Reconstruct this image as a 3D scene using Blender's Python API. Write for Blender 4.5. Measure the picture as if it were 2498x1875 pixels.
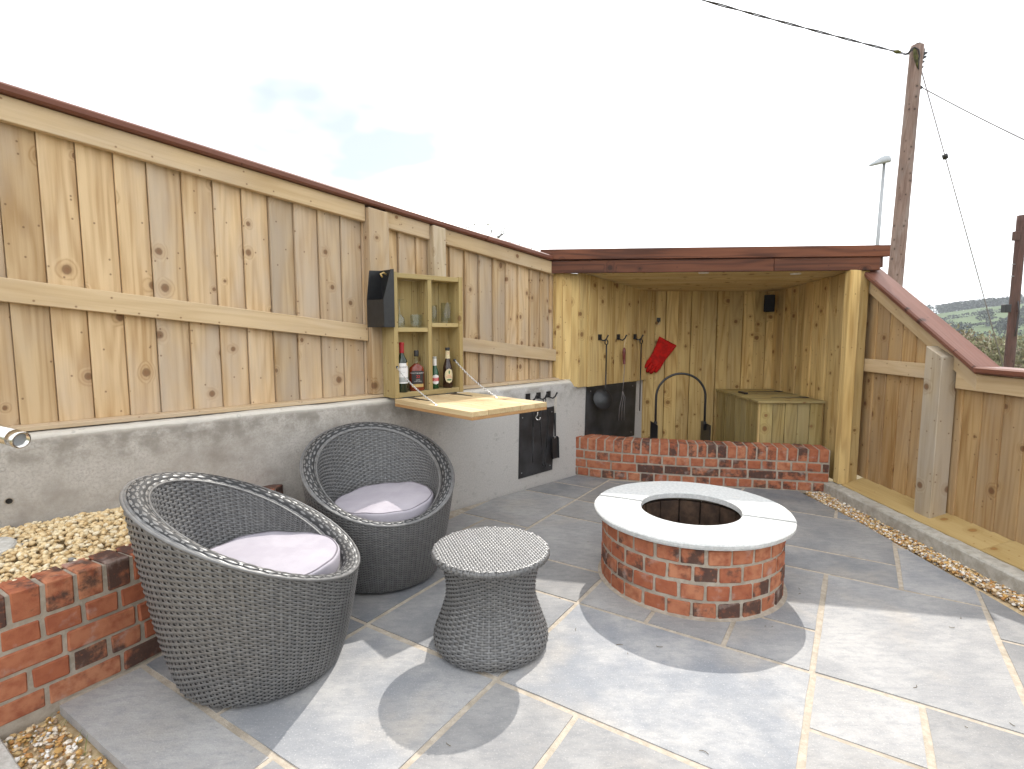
import bpy, bmesh, math, random
import numpy as np
from mathutils import Matrix, Vector, Euler
for o in list(bpy.data.objects): bpy.data.objects.remove(o)
SC = bpy.context.scene
COL = SC.collection
rnd = random.Random(7)
nrs = np.random.RandomState(5)
PI = math.pi

# ------------------------------------------------------------------ camera
W, H, F, CAMH = 2498.0, 1875.0, 1324.0, 1.30
PITCH = math.atan(132.5 / F)
cam = bpy.data.cameras.new('camera')
cam.sensor_width = 36.0
cam.lens = F / W * 36.0
cam.clip_start = 0.05
cam.clip_end = 6000
co = bpy.data.objects.new('camera', cam)
co.location = (0, 0, CAMH)
co.rotation_euler = (PI / 2 - PITCH, 0, 0)
COL.objects.link(co)
SC.camera = co
SC.render.resolution_x, SC.render.resolution_y = 1024, 769

# ------------------------------------------------------------------ sky, sun, exposure
SUN_DIR = Vector((0.335, 0.945, 1.0)).normalized()      # towards the sun
world = bpy.data.worlds.new('World')
SC.world = world
world.use_nodes = True
wt = world.node_tree
for n_ in list(wt.nodes): wt.nodes.remove(n_)
def wn(t): return wt.nodes.new(t)
sky = wn('ShaderNodeTexSky')
sky.sky_type = 'NISHITA'
sky.sun_disc = False
sky.sun_elevation = math.asin(SUN_DIR.z)
sky.sun_rotation = math.atan2(SUN_DIR.x, SUN_DIR.y)
sky.air_density = 1.0
sky.dust_density = 1.5
tc = wn('ShaderNodeTexCoord')
sep = wn('ShaderNodeSeparateXYZ')
wt.links.new(tc.outputs['Generated'], sep.inputs[0])
zz = wn('ShaderNodeMath'); zz.operation = 'ADD'; zz.inputs[1].default_value = 0.22
wt.links.new(sep.outputs['Z'], zz.inputs[0])
zm = wn('ShaderNodeMath'); zm.operation = 'MAXIMUM'; zm.inputs[1].default_value = 0.08
wt.links.new(zz.outputs[0], zm.inputs[0])
dx = wn('ShaderNodeMath'); dx.operation = 'DIVIDE'
dy = wn('ShaderNodeMath'); dy.operation = 'DIVIDE'
wt.links.new(sep.outputs['X'], dx.inputs[0]); wt.links.new(zm.outputs[0], dx.inputs[1])
wt.links.new(sep.outputs['Y'], dy.inputs[0]); wt.links.new(zm.outputs[0], dy.inputs[1])
cmb = wn('ShaderNodeCombineXYZ')
wt.links.new(dx.outputs[0], cmb.inputs[0]); wt.links.new(dy.outputs[0], cmb.inputs[1])
cn = wn('ShaderNodeTexNoise')
cn.inputs['Scale'].default_value = 1.25
cn.inputs['Detail'].default_value = 4.0
cn.inputs['Roughness'].default_value = 0.5
cofs = wn('ShaderNodeVectorMath'); cofs.operation = 'ADD'; cofs.inputs[1].default_value = (0.0, 0.0, 22.1)
wt.links.new(cmb.outputs[0], cofs.inputs[0]); wt.links.new(cofs.outputs[0], cn.inputs['Vector'])
cr = wn('ShaderNodeValToRGB')
cr.color_ramp.elements[0].position = 0.30
cr.color_ramp.elements[0].color = (0, 0, 0, 1)
cr.color_ramp.elements[1].position = 0.66
cr.color_ramp.elements[1].color = (1, 1, 1, 1)
wt.links.new(cn.outputs['Fac'], cr.inputs[0])
mx = wn('ShaderNodeMix'); mx.data_type = 'RGBA'
wt.links.new(cr.outputs[0], mx.inputs[0])
veil = wn('ShaderNodeMix'); veil.data_type = 'RGBA'; veil.inputs[0].default_value = .72
wt.links.new(sky.outputs[0], veil.inputs[6]); veil.inputs[7].default_value = (5.7, 6.2, 6.65, 1)
wt.links.new(veil.outputs[2], mx.inputs[6])
mx.inputs[7].default_value = (22.3, 22.5, 22.8, 1)
bg = wn('ShaderNodeBackground')
bg.inputs[1].default_value = 0.06
wt.links.new(mx.outputs[2], bg.inputs[0])
wo = wn('ShaderNodeOutputWorld')
wt.links.new(bg.outputs[0], wo.inputs[0])

sl = bpy.data.lights.new('sun', 'SUN')
sl.energy = 2.0
sl.angle = math.radians(0.53)
sl.color = (1.0, 0.955, 0.88)
so = bpy.data.objects.new('sun', sl)
so.rotation_euler = (-SUN_DIR).to_track_quat('-Z', 'Y').to_euler()
so.location = (3, 8, 9)
COL.objects.link(so)
SC.view_settings.view_transform = 'Standard'
SC.view_settings.look = 'None'
SC.view_settings.gamma = 1.0
SC.view_settings.use_curve_mapping = False
SC.view_settings.exposure = 1.36

# ------------------------------------------------------------------ photo pixel -> direction, and planes it meets
def ray(x, y):
    a = (x - W / 2) / F; b = -(y - H / 2) / F
    c, s = math.cos(PITCH), math.sin(PITCH)
    return Vector((a, c + b * s, -s + b * c))
CAM = Vector((0, 0, CAMH))
def on_z(x, y, z=0.0):
    d = ray(x, y); return CAM + d * ((z - CAMH) / d.z)
def on_y(x, y, yy):
    d = ray(x, y); return CAM + d * (yy / d.y)

# frame of the long concrete wall: u along it, v out of it towards the patio
P0 = Vector((0.020, 4.271, 0)); DW = Vector((0.7210, 0.6929, 0)).normalized(); NW = Vector((DW.y, -DW.x, 0))
def wp(u, v, z): return P0 + DW * u + NW * v + Vector((0, 0, z))
FW = Matrix(((DW.x, -NW.x, 0, P0.x), (DW.y, -NW.y, 0, P0.y), (0, 0, 1, 0), (0, 0, 0, 1)))   # local x=u, y=-v, z

# ------------------------------------------------------------------ object helpers
WM = {}
def put(o, M, parent=None):
    COL.objects.link(o)
    if parent is not None:
        o.parent = parent
        o.matrix_basis = WM[parent.name].inverted() @ M
    else:
        o.matrix_basis = M
    WM[o.name] = M.copy()
    return o
def tag(o, label=None, cat=None, group=None, kind=None):
    if label: o['label'] = label
    if cat: o['category'] = cat
    if group: o['group'] = group
    if kind: o['kind'] = kind
    return o
def thing(name, label, cat, loc=(0, 0, 0), group=None, rz=0.0):
    o = bpy.data.objects.new(name, None)
    o.empty_display_size = 0.1
    put(o, Matrix.Translation(Vector(loc)) @ Matrix.Rotation(rz, 4, 'Z'))
    return tag(o, label, cat, group)
def mesh_obj(name, me, mat, M=None, parent=None, smooth=False):
    if mat is not None and not me.materials: me.materials.append(mat)
    if smooth:
        me.polygons.foreach_set('use_smooth', [True] * len(me.polygons))
    return put(bpy.data.objects.new(name, me), M if M is not None else Matrix.Identity(4), parent)
def mk(name, verts, faces, smooth=False):
    me = bpy.data.meshes.new(name)
    me.from_pydata([tuple(v) for v in verts], [], [tuple(f) for f in faces])
    me.validate(); me.update()
    if smooth: me.polygons.foreach_set('use_smooth', [True] * len(me.polygons))
    return me
def bm_mesh(bm, name):
    bmesh.ops.recalc_face_normals(bm, faces=bm.faces)
    me = bpy.data.meshes.new(name); bm.to_mesh(me); bm.free(); me.update()
    return me
HEX = [(0, 3, 2, 1), (4, 5, 6, 7), (0, 1, 5, 4), (1, 2, 6, 5), (2, 3, 7, 6), (3, 0, 4, 7)]
def hexmesh(c, bev=0.002, name='m', seg=1):
    bm = bmesh.new()
    vs = [bm.verts.new(p) for p in c]
    for f in HEX: bm.faces.new([vs[i] for i in f])
    bmesh.ops.recalc_face_normals(bm, faces=bm.faces)
    if bev > 0: bmesh.ops.bevel(bm, geom=bm.edges[:], offset=bev, segments=seg, affect='EDGES', profile=0.6)
    return bm_mesh(bm, name)
def perm(axis):
    if axis == 2: return Matrix.Identity(4)
    if axis == 0: return Matrix(((0, 0, 1, 0), (1, 0, 0, 0), (0, 1, 0, 0), (0, 0, 0, 1)))   # local z -> x
    return Matrix(((0, 1, 0, 0), (0, 0, 1, 0), (1, 0, 0, 0), (0, 0, 0, 1)))                   # local z -> y
def box(name, parent, mat, b, frame=None, bev=0.002, axis=None, rot=None):
    """a board: b = x0,x1,y0,y1,z0,z1 in frame; local Z is its long axis"""
    x0, x1, y0, y1, z0, z1 = b
    d = (x1 - x0, y1 - y0, z1 - z0)
    if axis is None: axis = max(range(3), key=lambda i: d[i])
    R = perm(axis)
    Mw = (frame or Matrix.Identity(4)) @ Matrix.Translation(((x0 + x1) / 2, (y0 + y1) / 2, (z0 + z1) / 2))
    if rot is not None: Mw = Mw @ rot
    Mw = Mw @ R
    l = R.to_3x3().inverted() @ Vector(d)
    hx, hy, hz = abs(l.x) / 2, abs(l.y) / 2, abs(l.z) / 2
    c = [(-hx, -hy, -hz), (hx, -hy, -hz), (hx, hy, -hz), (-hx, hy, -hz), (-hx, -hy, hz), (hx, -hy, hz), (hx, hy, hz), (-hx, hy, hz)]
    return mesh_obj(name, hexmesh(c, min(bev, hx * .6, hy * .6, hz * .6), name), mat, Mw, parent)
def hexa(name, parent, mat, pts, bev=0.002):
    """eight world points; the long axis runs from the first four to the last four"""
    pts = [Vector(p) for p in pts]
    a = sum(pts[:4], Vector()) / 4; b = sum(pts[4:], Vector()) / 4
    z = (b - a).normalized()
    x = (pts[1] - pts[0]); x = (x - z * x.dot(z)).normalized()
    y = z.cross(x)
    o = (a + b) / 2
    M = Matrix(((x.x, y.x, z.x, o.x), (x.y, y.y, z.y, o.y), (x.z, y.z, z.z, o.z), (0, 0, 0, 1)))
    Mi = M.inverted()
    return mesh_obj(name, hexmesh([Mi @ p for p in pts], bev, name), mat, M, parent)
def beam(name, parent, mat, a, b, w, t, up=(0, 0, 1), bev=0.003):
    """bar from a to b; w across (perpendicular to up), t along up"""
    a, b = Vector(a), Vector(b); z = (b - a).normalized(); up = Vector(up)
    y = (up - z * up.dot(z)).normalized(); x = y.cross(z)
    q = [(-1, -1), (1, -1), (1, 1), (-1, 1)]
    return hexa(name, parent, mat, [a + x * (i * w / 2) + y * (j * t / 2) for i, j in q] + [b + x * (i * w / 2) + y * (j * t / 2) for i, j in q], bev)
def tube_mesh(pts, r, n=8, twist=0.0, name='tube', cap=True):
    pts = [Vector(p) for p in pts]; m = len(pts)
    rs = r if isinstance(r, (list, tuple)) else [r] * m
    vs, fs = [], []
    t0 = (pts[1] - pts[0]).normalized()
    ref = Vector((0, 0, 1)) if abs(t0.z) < .9 else Vector((1, 0, 0))
    x = (ref - t0 * ref.dot(t0)).normalized()
    L = 0
    for i, p in enumerate(pts):
        t = (pts[min(i + 1, m - 1)] - pts[max(i - 1, 0)])
        t = t.normalized() if t.length > 1e-9 else t0
        x = (x - t * x.dot(t)); x = x.normalized() if x.length > 1e-6 else ref
        y = t.cross(x)
        if i: L += (p - pts[i - 1]).length
        for k in range(n):
            a = 2 * PI * k / n + twist * L
            vs.append(p + (x * math.cos(a) + y * math.sin(a)) * rs[i])
    for i in range(m - 1):
        for k in range(n):
            k2 = (k + 1) % n
            fs.append((i * n + k, i * n + k2, (i + 1) * n + k2, (i + 1) * n + k))
    if cap:
        fs.append(tuple(range(n - 1, -1, -1))); fs.append(tuple((m - 1) * n + k for k in range(n)))
    return mk(name, vs, fs)
def tube(name, parent, mat, pts, r, n=8, twist=0.0, smooth=True):
    c = Vector(pts[0])
    me = tube_mesh([Vector(p) - c for p in pts], r, n, twist, name)
    return mesh_obj(name, me, mat, Matrix.Translation(c), parent, smooth and n > 5)
def lathe_mesh(prof, n=32, name='lathe', close=False):
    vs, fs = [], []
    for r, z in prof:
        for k in range(n):
            a = 2 * PI * k / n
            vs.append((r * math.cos(a), r * math.sin(a), z))
    m = len(prof)
    for i in range(m - 1 if not close else m):
        j = (i + 1) % m
        for k in range(n):
            k2 = (k + 1) % n
            fs.append((i * n + k, i * n + k2, j * n + k2, j * n + k))
    if not close:
        if prof[0][0] > 1e-5: fs.append(tuple(range(n - 1, -1, -1)))
        if prof[-1][0] > 1e-5: fs.append(tuple((m - 1) * n + k for k in range(n)))
    me = mk(name, vs, fs)
    bm = bmesh.new(); bm.from_mesh(me); bmesh.ops.remove_doubles(bm, verts=bm.verts, dist=1e-6)
    bmesh.ops.recalc_face_normals(bm, faces=bm.faces); bm.to_mesh(me); bm.free()
    return me
def copy_tree(o, M, parent=None):
    """a copy of a thing and its parts and sub-parts, moved as a whole"""
    D = M @ WM[o.name].inverted()
    def rec(s, p):
        c = s.copy(); put(c, D @ WM[s.name], p)
        for ch in list(s.children):
            if ch.name in WM: rec(ch, c)
        return c
    return rec(o, parent)

# ------------------------------------------------------------------ materials
class NT:
    def __init__(s, name):
        s.m = bpy.data.materials.new(name); s.m.use_nodes = True
        s.t = s.m.node_tree; s.t.nodes.clear()
        s.out = s.t.nodes.new('ShaderNodeOutputMaterial')
        s.b = s.t.nodes.new('ShaderNodeBsdfPrincipled')
        s.t.links.new(s.b.outputs[0], s.out.inputs[0])
    def set(s, sock, v):
        if v is None: return
        if isinstance(v, bpy.types.NodeSocket): s.t.links.new(v, sock)
        elif isinstance(v, (tuple, list)):
            sock.default_value = tuple(v) + ((1,) if len(v) == 3 and sock.type == 'RGBA' else ())
        else: sock.default_value = v
    def n(s, t, **kw):
        nd = s.t.nodes.new(t)
        for k, v in kw.items(): setattr(nd, k, v)
        return nd
    def math(s, op, a, b=None, c=None, clamp=False):
        nd = s.n('ShaderNodeMath', operation=op); nd.use_clamp = clamp
        s.set(nd.inputs[0], a); s.set(nd.inputs[1], b); s.set(nd.inputs[2], c)
        return nd.outputs[0]
    def mix(s, f, a, b, blend='MIX'):
        nd = s.n('ShaderNodeMix', data_type='RGBA', blend_type=blend); nd.clamp_factor = True
        s.set(nd.inputs[0], f); s.set(nd.inputs[6], a); s.set(nd.inputs[7], b)
        return nd.outputs[2]
    def ramp(s, f, a, b, lo=0.0, hi=1.0):
        nd = s.n('ShaderNodeMapRange'); nd.interpolation_type = 'SMOOTHSTEP'
        s.set(nd.inputs[0], f); nd.inputs[1].default_value = a; nd.inputs[2].default_value = b
        nd.inputs[3].default_value = lo; nd.inputs[4].default_value = hi
        return nd.outputs[0]
    def noise(s, vec, scale, detail=3.0, rough=0.55, out='Fac', dist=0.0):
        nd = s.n('ShaderNodeTexNoise'); s.set(nd.inputs['Vector'], vec)
        nd.inputs['Scale'].default_value = scale; nd.inputs['Detail'].default_value = detail
        nd.inputs['Roughness'].default_value = rough; nd.inputs['Distortion'].default_value = dist
        return nd.outputs[out]
    def vmul(s, v, k):
        nd = s.n('ShaderNodeVectorMath', operation='MULTIPLY'); s.set(nd.inputs[0], v); s.set(nd.inputs[1], k)
        return nd.outputs[0]
    def vadd(s, v, k):
        nd = s.n('ShaderNodeVectorMath', operation='ADD'); s.set(nd.inputs[0], v); s.set(nd.inputs[1], k)
        return nd.outputs[0]
    def obj(s): return s.n('ShaderNodeTexCoord').outputs['Object']
    def pos(s): return s.n('ShaderNodeNewGeometry').outputs['Position']
    def island(s): return s.n('ShaderNodeNewGeometry').outputs['Random Per Island']
    def rand(s): return s.n('ShaderNodeObjectInfo').outputs['Random']
    def xyz(s, v):
        nd = s.n('ShaderNodeSeparateXYZ'); s.set(nd.inputs[0], v); return nd.outputs
    def comb(s, x, y, z):
        nd = s.n('ShaderNodeCombineXYZ'); s.set(nd.inputs[0], x); s.set(nd.inputs[1], y); s.set(nd.inputs[2], z); return nd.outputs[0]
    def bump(s, h, strength=0.3, dist=0.01):
        nd = s.n('ShaderNodeBump'); nd.inputs['Strength'].default_value = strength; nd.inputs['Distance'].default_value = dist
        s.set(nd.inputs['Height'], h); s.t.links.new(nd.outputs[0], s.b.inputs['Normal'])
    def fin(s, col, rough=0.7, spec=0.3, metal=0.0):
        s.set(s.b.inputs['Base Color'], col); s.set(s.b.inputs['Roughness'], rough)
        s.b.inputs['Specular IOR Level'].default_value = spec; s.b.inputs['Metallic'].default_value = metal
        return s.m
def shuffle(k, p, a=31.7, b=17.3, c=53.9):
    r = k.rand()
    off = k.comb(k.math('MULTIPLY', r, a), k.math('MULTIPLY', r, b), k.math('MULTIPLY', r, c))
    return k.vadd(p, off), r
def wood(name, light, dark, grey=(.36, .31, .26), greyamt=.35, knots=.5, knotc=(.15, .07, .03), rough=.72, green=0.0, ring=1.0, var=.3, ws=.76):
    k = NT(name)
    p0 = k.obj()
    p, r = shuffle(k, p0)
    x, y, z = k.xyz(p)
    # knots: sparse round cells in the plane of the face
    vor = k.n('ShaderNodeTexVoronoi', voronoi_dimensions='2D', feature='F1')
    k.set(vor.inputs['Vector'], k.comb(k.math('ADD', x, y), z, 0)); vor.inputs['Scale'].default_value = 4.6; vor.inputs['Randomness'].default_value = 1.0
    d = vor.outputs['Distance']; vc = k.xyz(vor.outputs['Color'])
    keep = k.math('GREATER_THAN', vc[0], 1.0 - knots)
    size = k.math('ADD', .036, k.math('MULTIPLY', vc[1], .075))
    wob = k.math('MULTIPLY', k.math('SUBTRACT', k.noise(k.vmul(p, (1, 1, .55)), 42, 2), .5), .045)
    dd = k.math('DIVIDE', k.math('ADD', d, wob), size)
    knot = k.math('MULTIPLY', k.ramp(dd, 1.12, .70), keep)
    core = k.math('MULTIPLY', k.ramp(dd, .72, .25), keep)
    halo = k.math('MULTIPLY', k.ramp(dd, 2.7, .9), keep)
    # growth rings: contour lines of a stretched noise, bent round the knots
    n1 = k.noise(k.vmul(p, (6.5, 6.5, .55)), 1.0, 2.0, .45)
    n1 = k.math('ADD', n1, k.math('MULTIPLY', halo, .16))
    rings = k.math('SINE', k.math('MULTIPLY', n1, 62.0))
    rings = k.math('MULTIPLY_ADD', rings, .5, .5)
    rings = k.math('POWER', rings, 1.7)
    fib = k.noise(k.vmul(p, (95, 95, 2.6)), 1.0, 4.0, .65)
    broad = k.noise(k.vmul(p, (9, 9, 1.1)), 1.0, 3.0, .55)
    f = k.math('ADD', k.math('MULTIPLY', rings, .50 * ring), k.math('MULTIPLY', k.ramp(broad, .38, .70), .58))
    f = k.math('ADD', f, k.math('MULTIPLY', k.math('SUBTRACT', fib, .5), 1.15), clamp=True)
    col = k.mix(f, light, dark)
    r2 = k.math('FRACT', k.math('MULTIPLY', r, 7.131))
    gm = k.math('MULTIPLY', k.ramp(k.math('ADD', k.noise(k.vmul(p, (5, 5, 1.6)), 1.0, 4), k.math('MULTIPLY', r2, .22)), .46, .86), greyamt * 1.6)
    col = k.mix(gm, col, grey)
    if green > 0:
        col = k.mix(k.math('MULTIPLY', k.ramp(k.noise(k.vmul(p, (7, 7, 1.2)), 1.3, 3), .42, .7), green), col, (.25, .235, .095))
    col = k.mix(k.math('MULTIPLY', halo, .26), col, (dark[0] * .75, dark[1] * .66, dark[2] * .55))
    col = k.mix(k.math('MULTIPLY', knot, .72), col, knotc)
    col = k.mix(k.math('MULTIPLY', core, .35), col, (knotc[0] * 1.5, knotc[1] * 1.2, knotc[2]))
    # pin knots and splits
    v2 = k.n('ShaderNodeTexVoronoi', voronoi_dimensions='2D', feature='F1')
    k.set(v2.inputs['Vector'], k.comb(k.math('ADD', x, y), z, 0)); v2.inputs['Scale'].default_value = 17
    pin = k.math('MULTIPLY', k.ramp(v2.outputs['Distance'], .11, .05), k.math('GREATER_THAN', k.xyz(v2.outputs['Color'])[0], .86))
    col = k.mix(k.math('MULTIPLY', pin, .7), col, knotc)
    br = k.math('MULTIPLY_ADD', k.math('FRACT', k.math('MULTIPLY', r, 3.77)), var * ws, (1 - var * .55) * ws)
    col = k.mix(1.0, col, k.comb(br, br, br), 'MULTIPLY')
    k.bump(k.math('ADD', k.math('MULTIPLY', fib, .6), k.math('MULTIPLY', rings, .5)), .28, .0025)
    return k.fin(col, k.math('MULTIPLY_ADD', fib, .2, rough - .1), .25)
M = {}
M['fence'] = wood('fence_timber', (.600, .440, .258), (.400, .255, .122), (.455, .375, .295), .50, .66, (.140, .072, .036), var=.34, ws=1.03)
M['fence2'] = wood('shaded_fence_timber', (.520, .340, .155), (.330, .185, .066), (.40, .30, .195), .36, .60, (.140, .065, .03), var=.36, ws=1.06)  # fence timber made darker and more orange, shade mixed into its colour
M['rail'] = wood('rail_timber', (.58, .435, .262), (.46, .325, .175), (.46, .375, .29), .34, .25, ring=.7, var=.16, ws=1.0)
M['shed'] = wood('shelter_timber', (.610, .435, .180), (.385, .235, .078), (.43, .34, .19), .20, .66, (.15, .07, .025), var=.36, ws=1.0)
M['ceiling'] = wood('ceiling_timber', (.70, .545, .27), (.50, .345, .14), (.5, .42, .25), .15, .45, (.16, .08, .03), var=.2, ws=1.0)  # paler than the wall boards, bounced light put into its colour
M['green'] = wood('treated_timber', (.500, .385, .175), (.365, .255, .098), (.43, .35, .20), .2, .22, green=.10, ring=.8, var=.2, ws=.86)
M['box'] = wood('weathered_box_timber', (.370, .285, .115), (.215, .150, .052), (.30, .25, .14), .35, .28, green=.14, var=.30, ws=1.08)
M['pale'] = wood('pale_decking', (.72, .56, .32), (.58, .40, .20), (.6, .5, .35), .05, .22, ring=.7, var=.14)
M['deckedge'] = wood('decking_end_grain', (.62, .36, .16), (.50, .26, .10), (.5, .35, .2), .05, .15, ring=.5, var=.18)
M['kick'] = wood('new_pine', (.64, .465, .205), (.52, .345, .125), (.5, .4, .2), .08, .45, (.34, .17, .05), ring=.45, var=.12)
M['postgrey'] = wood('post_timber', (.52, .42, .29), (.36, .27, .16), (.46, .40, .33), .50, .35, var=.15, ws=.95)
M['stain'] = wood('red_stained_timber', (.215, .074, .034), (.085, .028, .014), (.115, .045, .025), .25, .45, (.022, .009, .007), rough=.5, ring=1.2, var=.30)
M['cap'] = wood('red_brown_capping', (.175, .066, .040), (.110, .037, .022), (.205, .100, .072), .28, .35, (.035, .016, .012), rough=.42, ring=.5, var=.12, ws=.95)
M['polewood'] = wood('creosoted_pole', (.34, .235, .19), (.185, .115, .088), (.36, .31, .28), .60, .60, (.05, .035, .03), ring=.9, var=.1)
M['poledark'] = wood('dark_creosoted_pole', (.150, .072, .056), (.068, .034, .027), (.14, .09, .07), .30, .3, (.03, .02, .015), var=.1)

def plain(name, col, rough=.5, spec=.5, metal=0.0, bumps=0.0, bscale=200, vary=.12, coat=0):
    k = NT(name)
    nn = k.noise(k.obj(), bscale * .12, 3)
    c = k.mix(k.ramp(nn, .3, .7), tuple(v * (1 - vary) for v in col), tuple(min(v * (1 + vary), 1) for v in col))
    if bumps: k.bump(k.noise(k.obj(), bscale, 3), bumps, .002)
    if coat: k.b.inputs['Coat Weight'].default_value = coat
    return k.fin(c, k.math('MULTIPLY_ADD', nn, .15, rough - .07), spec, metal)
M['black'] = plain('black_steel', (.014, .014, .015), .40, .5, 0, .1, 300, .25)
M['panel'] = plain('black_sheet_steel', (.030, .030, .032), .36, .5, 0, .12, 60, .45)
M['rubber'] = plain('black_rubber', (.015, .015, .015), .7)
M['chrome'] = plain('steel_chain', (.72, .72, .72), .22, .5, 1.0)
M['stainless'] = plain('stainless_steel', (.70, .68, .64), .22, .5, 1.0, vary=.05)
M['lens'] = plain('lamp_lens', (.30, .31, .32), .12, .6)
M['galv'] = plain('galvanised_steel', (.36, .37, .38), .5, .5, .4)
M['lampgrey'] = plain('lamp_housing', (.40, .42, .44), .5)
M['wire'] = plain('cable_sheath', (.035, .03, .03), .6)
M['wiregrey'] = plain('steel_wire', (.22, .2, .2), .5, .5, .3)
M['white'] = plain('white_plastic', (.78, .76, .72), .4)
M['moss'] = plain('mossy_fittings', (.09, .085, .03), .9, .2, 0, .5, 90, .6)
M['speaker'] = plain('speaker_cabinet', (.010, .010, .011), .75, .2)

def mat_brick():
    k = NT('red_brick')
    p, r = shuffle(k, k.obj())
    r2 = k.math('FRACT', k.math('MULTIPLY', r, 9.71)); r3 = k.math('FRACT', k.math('MULTIPLY', r, 23.37))
    red = k.mix(r2, (.345, .112, .056), (.450, .195, .106))
    red = k.mix(k.ramp(k.noise(p, 26, 4), .35, .75), red, (.27, .082, .044))
    burnt = k.ramp(k.math('ADD', k.noise(k.vmul(p, (1, 1, 1)), 11, 5, .65), k.math('MULTIPLY', k.math('SUBTRACT', r3, .55), .36)), .49, .66)
    col = k.mix(k.math('MULTIPLY', burnt, .86), red, (.046, .037, .034))
    frit = k.math('MULTIPLY', k.ramp(k.noise(p, 70, 3), .60, .72), burnt)
    col = k.mix(k.math('MULTIPLY', frit, .5), col, (.36, .12, .05))
    eff = k.math('MULTIPLY', k.ramp(k.noise(k.vadd(p, (3.1, 8.2, 1.7)), 13, 4), .56, .76), .60)
    col = k.mix(eff, col, (.42, .33, .29))
    k.bump(k.math('ADD', k.noise(p, 60, 4), k.math('MULTIPLY', k.noise(p, 320, 2), .4)), .55, .004)
    return k.fin(col, .86, .2)
M['brick'] = mat_brick()
def mat_rough(name, c1, c2, scale=30, rough=.9, bump=.5, c3=None):
    k = NT(name); p = k.pos()
    col = k.mix(k.ramp(k.noise(p, scale, 5, .65), .35, .68), c1, c2)
    if c3: col = k.mix(k.ramp(k.noise(p, scale * .22, 3), .52, .72, 0, .7), col, c3)
    k.bump(k.noise(p, scale * 7, 4), bump, .004)
    return k.fin(col, rough, .2)
M['mortar'] = mat_rough('brick_mortar', (.31, .265, .212), (.41, .355, .29), 28, c3=(.245, .215, .175))
M['pointing'] = mat_rough('sandy_paving_joint', (.37, .318, .255), (.47, .41, .335), 34, bump=.8, c3=(.28, .24, .185))
M['soil'] = mat_rough('dry_soil', (.46, .34, .19), (.60, .47, .29), 60)
M['sootbrick'] = mat_rough('sooty_firebrick', (.045, .029, .021), (.095, .058, .038), 14, c3=(.026, .020, .017))
M['ash'] = mat_rough('ash', (.05, .045, .04), (.10, .09, .08), 40)
M['kerbc'] = mat_rough('kerb_concrete', (.35, .325, .275), (.49, .465, .415), 22, bump=.7, c3=(.30, .27, .23))
M['edging'] = mat_rough('edging_concrete', (.42, .40, .36), (.58, .56, .52), 35)

def mat_slab():
    k = NT('blue_grey_sandstone')
    p, r = shuffle(k, k.obj(), 11.3, 7.7, 0)
    r2 = k.math('FRACT', k.math('MULTIPLY', r, 5.93)); r3 = k.math('FRACT', k.math('MULTIPLY', r, 13.1))
    base = k.mix(r2, (.192, .202, .220), (.285, .272, .258))
    big = k.noise(p, 3.2, 5, .6)
    base = k.mix(k.ramp(big, .36, .66), base, (.330, .322, .314))
    base = k.mix(k.math('MULTIPLY', k.ramp(k.noise(k.vadd(p, (4, 1, 0)), 2.1, 4), .52, .74), .55), base, (.375, .335, .285))
    # fine drift of the cleft face, in the direction of the bed
    q = k.vmul(p, (1, 2.4, 1))
    vein = k.noise(q, 15, 6, .7)
    base = k.mix(k.ramp(vein, .40, .68, 0, .40), base, (.165, .172, .186))
    speck = k.noise(p, 150, 3, .7)
    base = k.mix(k.ramp(speck, .56, .68, 0, .34), base, (.54, .52, .50))
    base = k.mix(k.ramp(k.noise(k.vadd(p, (2, 7, 0)), 95, 3, .7), .58, .72, 0, .30), base, (.11, .118, .13))
    br = k.math('MULTIPLY_ADD', r3, .40, .76)
    col = k.mix(1.0, base, k.comb(br, br, br), 'MULTIPLY')
    k.bump(k.math('ADD', k.math('MULTIPLY', vein, .8), k.math('ADD', k.math('MULTIPLY', big, .8), k.math('MULTIPLY', speck, .35))), .60, .006)
    return k.fin(col, k.math('MULTIPLY_ADD', vein, .3, .52), .32)
M['slab'] = mat_slab()
def mat_capstone():
    k = NT('pale_granite_cap')
    p = k.obj()
    col = k.mix(k.ramp(k.noise(p, 60, 4, .7), .4, .62), (.48, .485, .475), (.58, .58, .565))
    col = k.mix(k.ramp(k.noise(p, 7, 4), .60, .80, 0, .45), col, (.56, .48, .37))
    k.bump(k.noise(p, 130, 4, .7), .5, .004)
    return k.fin(col, .75, .3)
M['capstone'] = mat_capstone()
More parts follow.
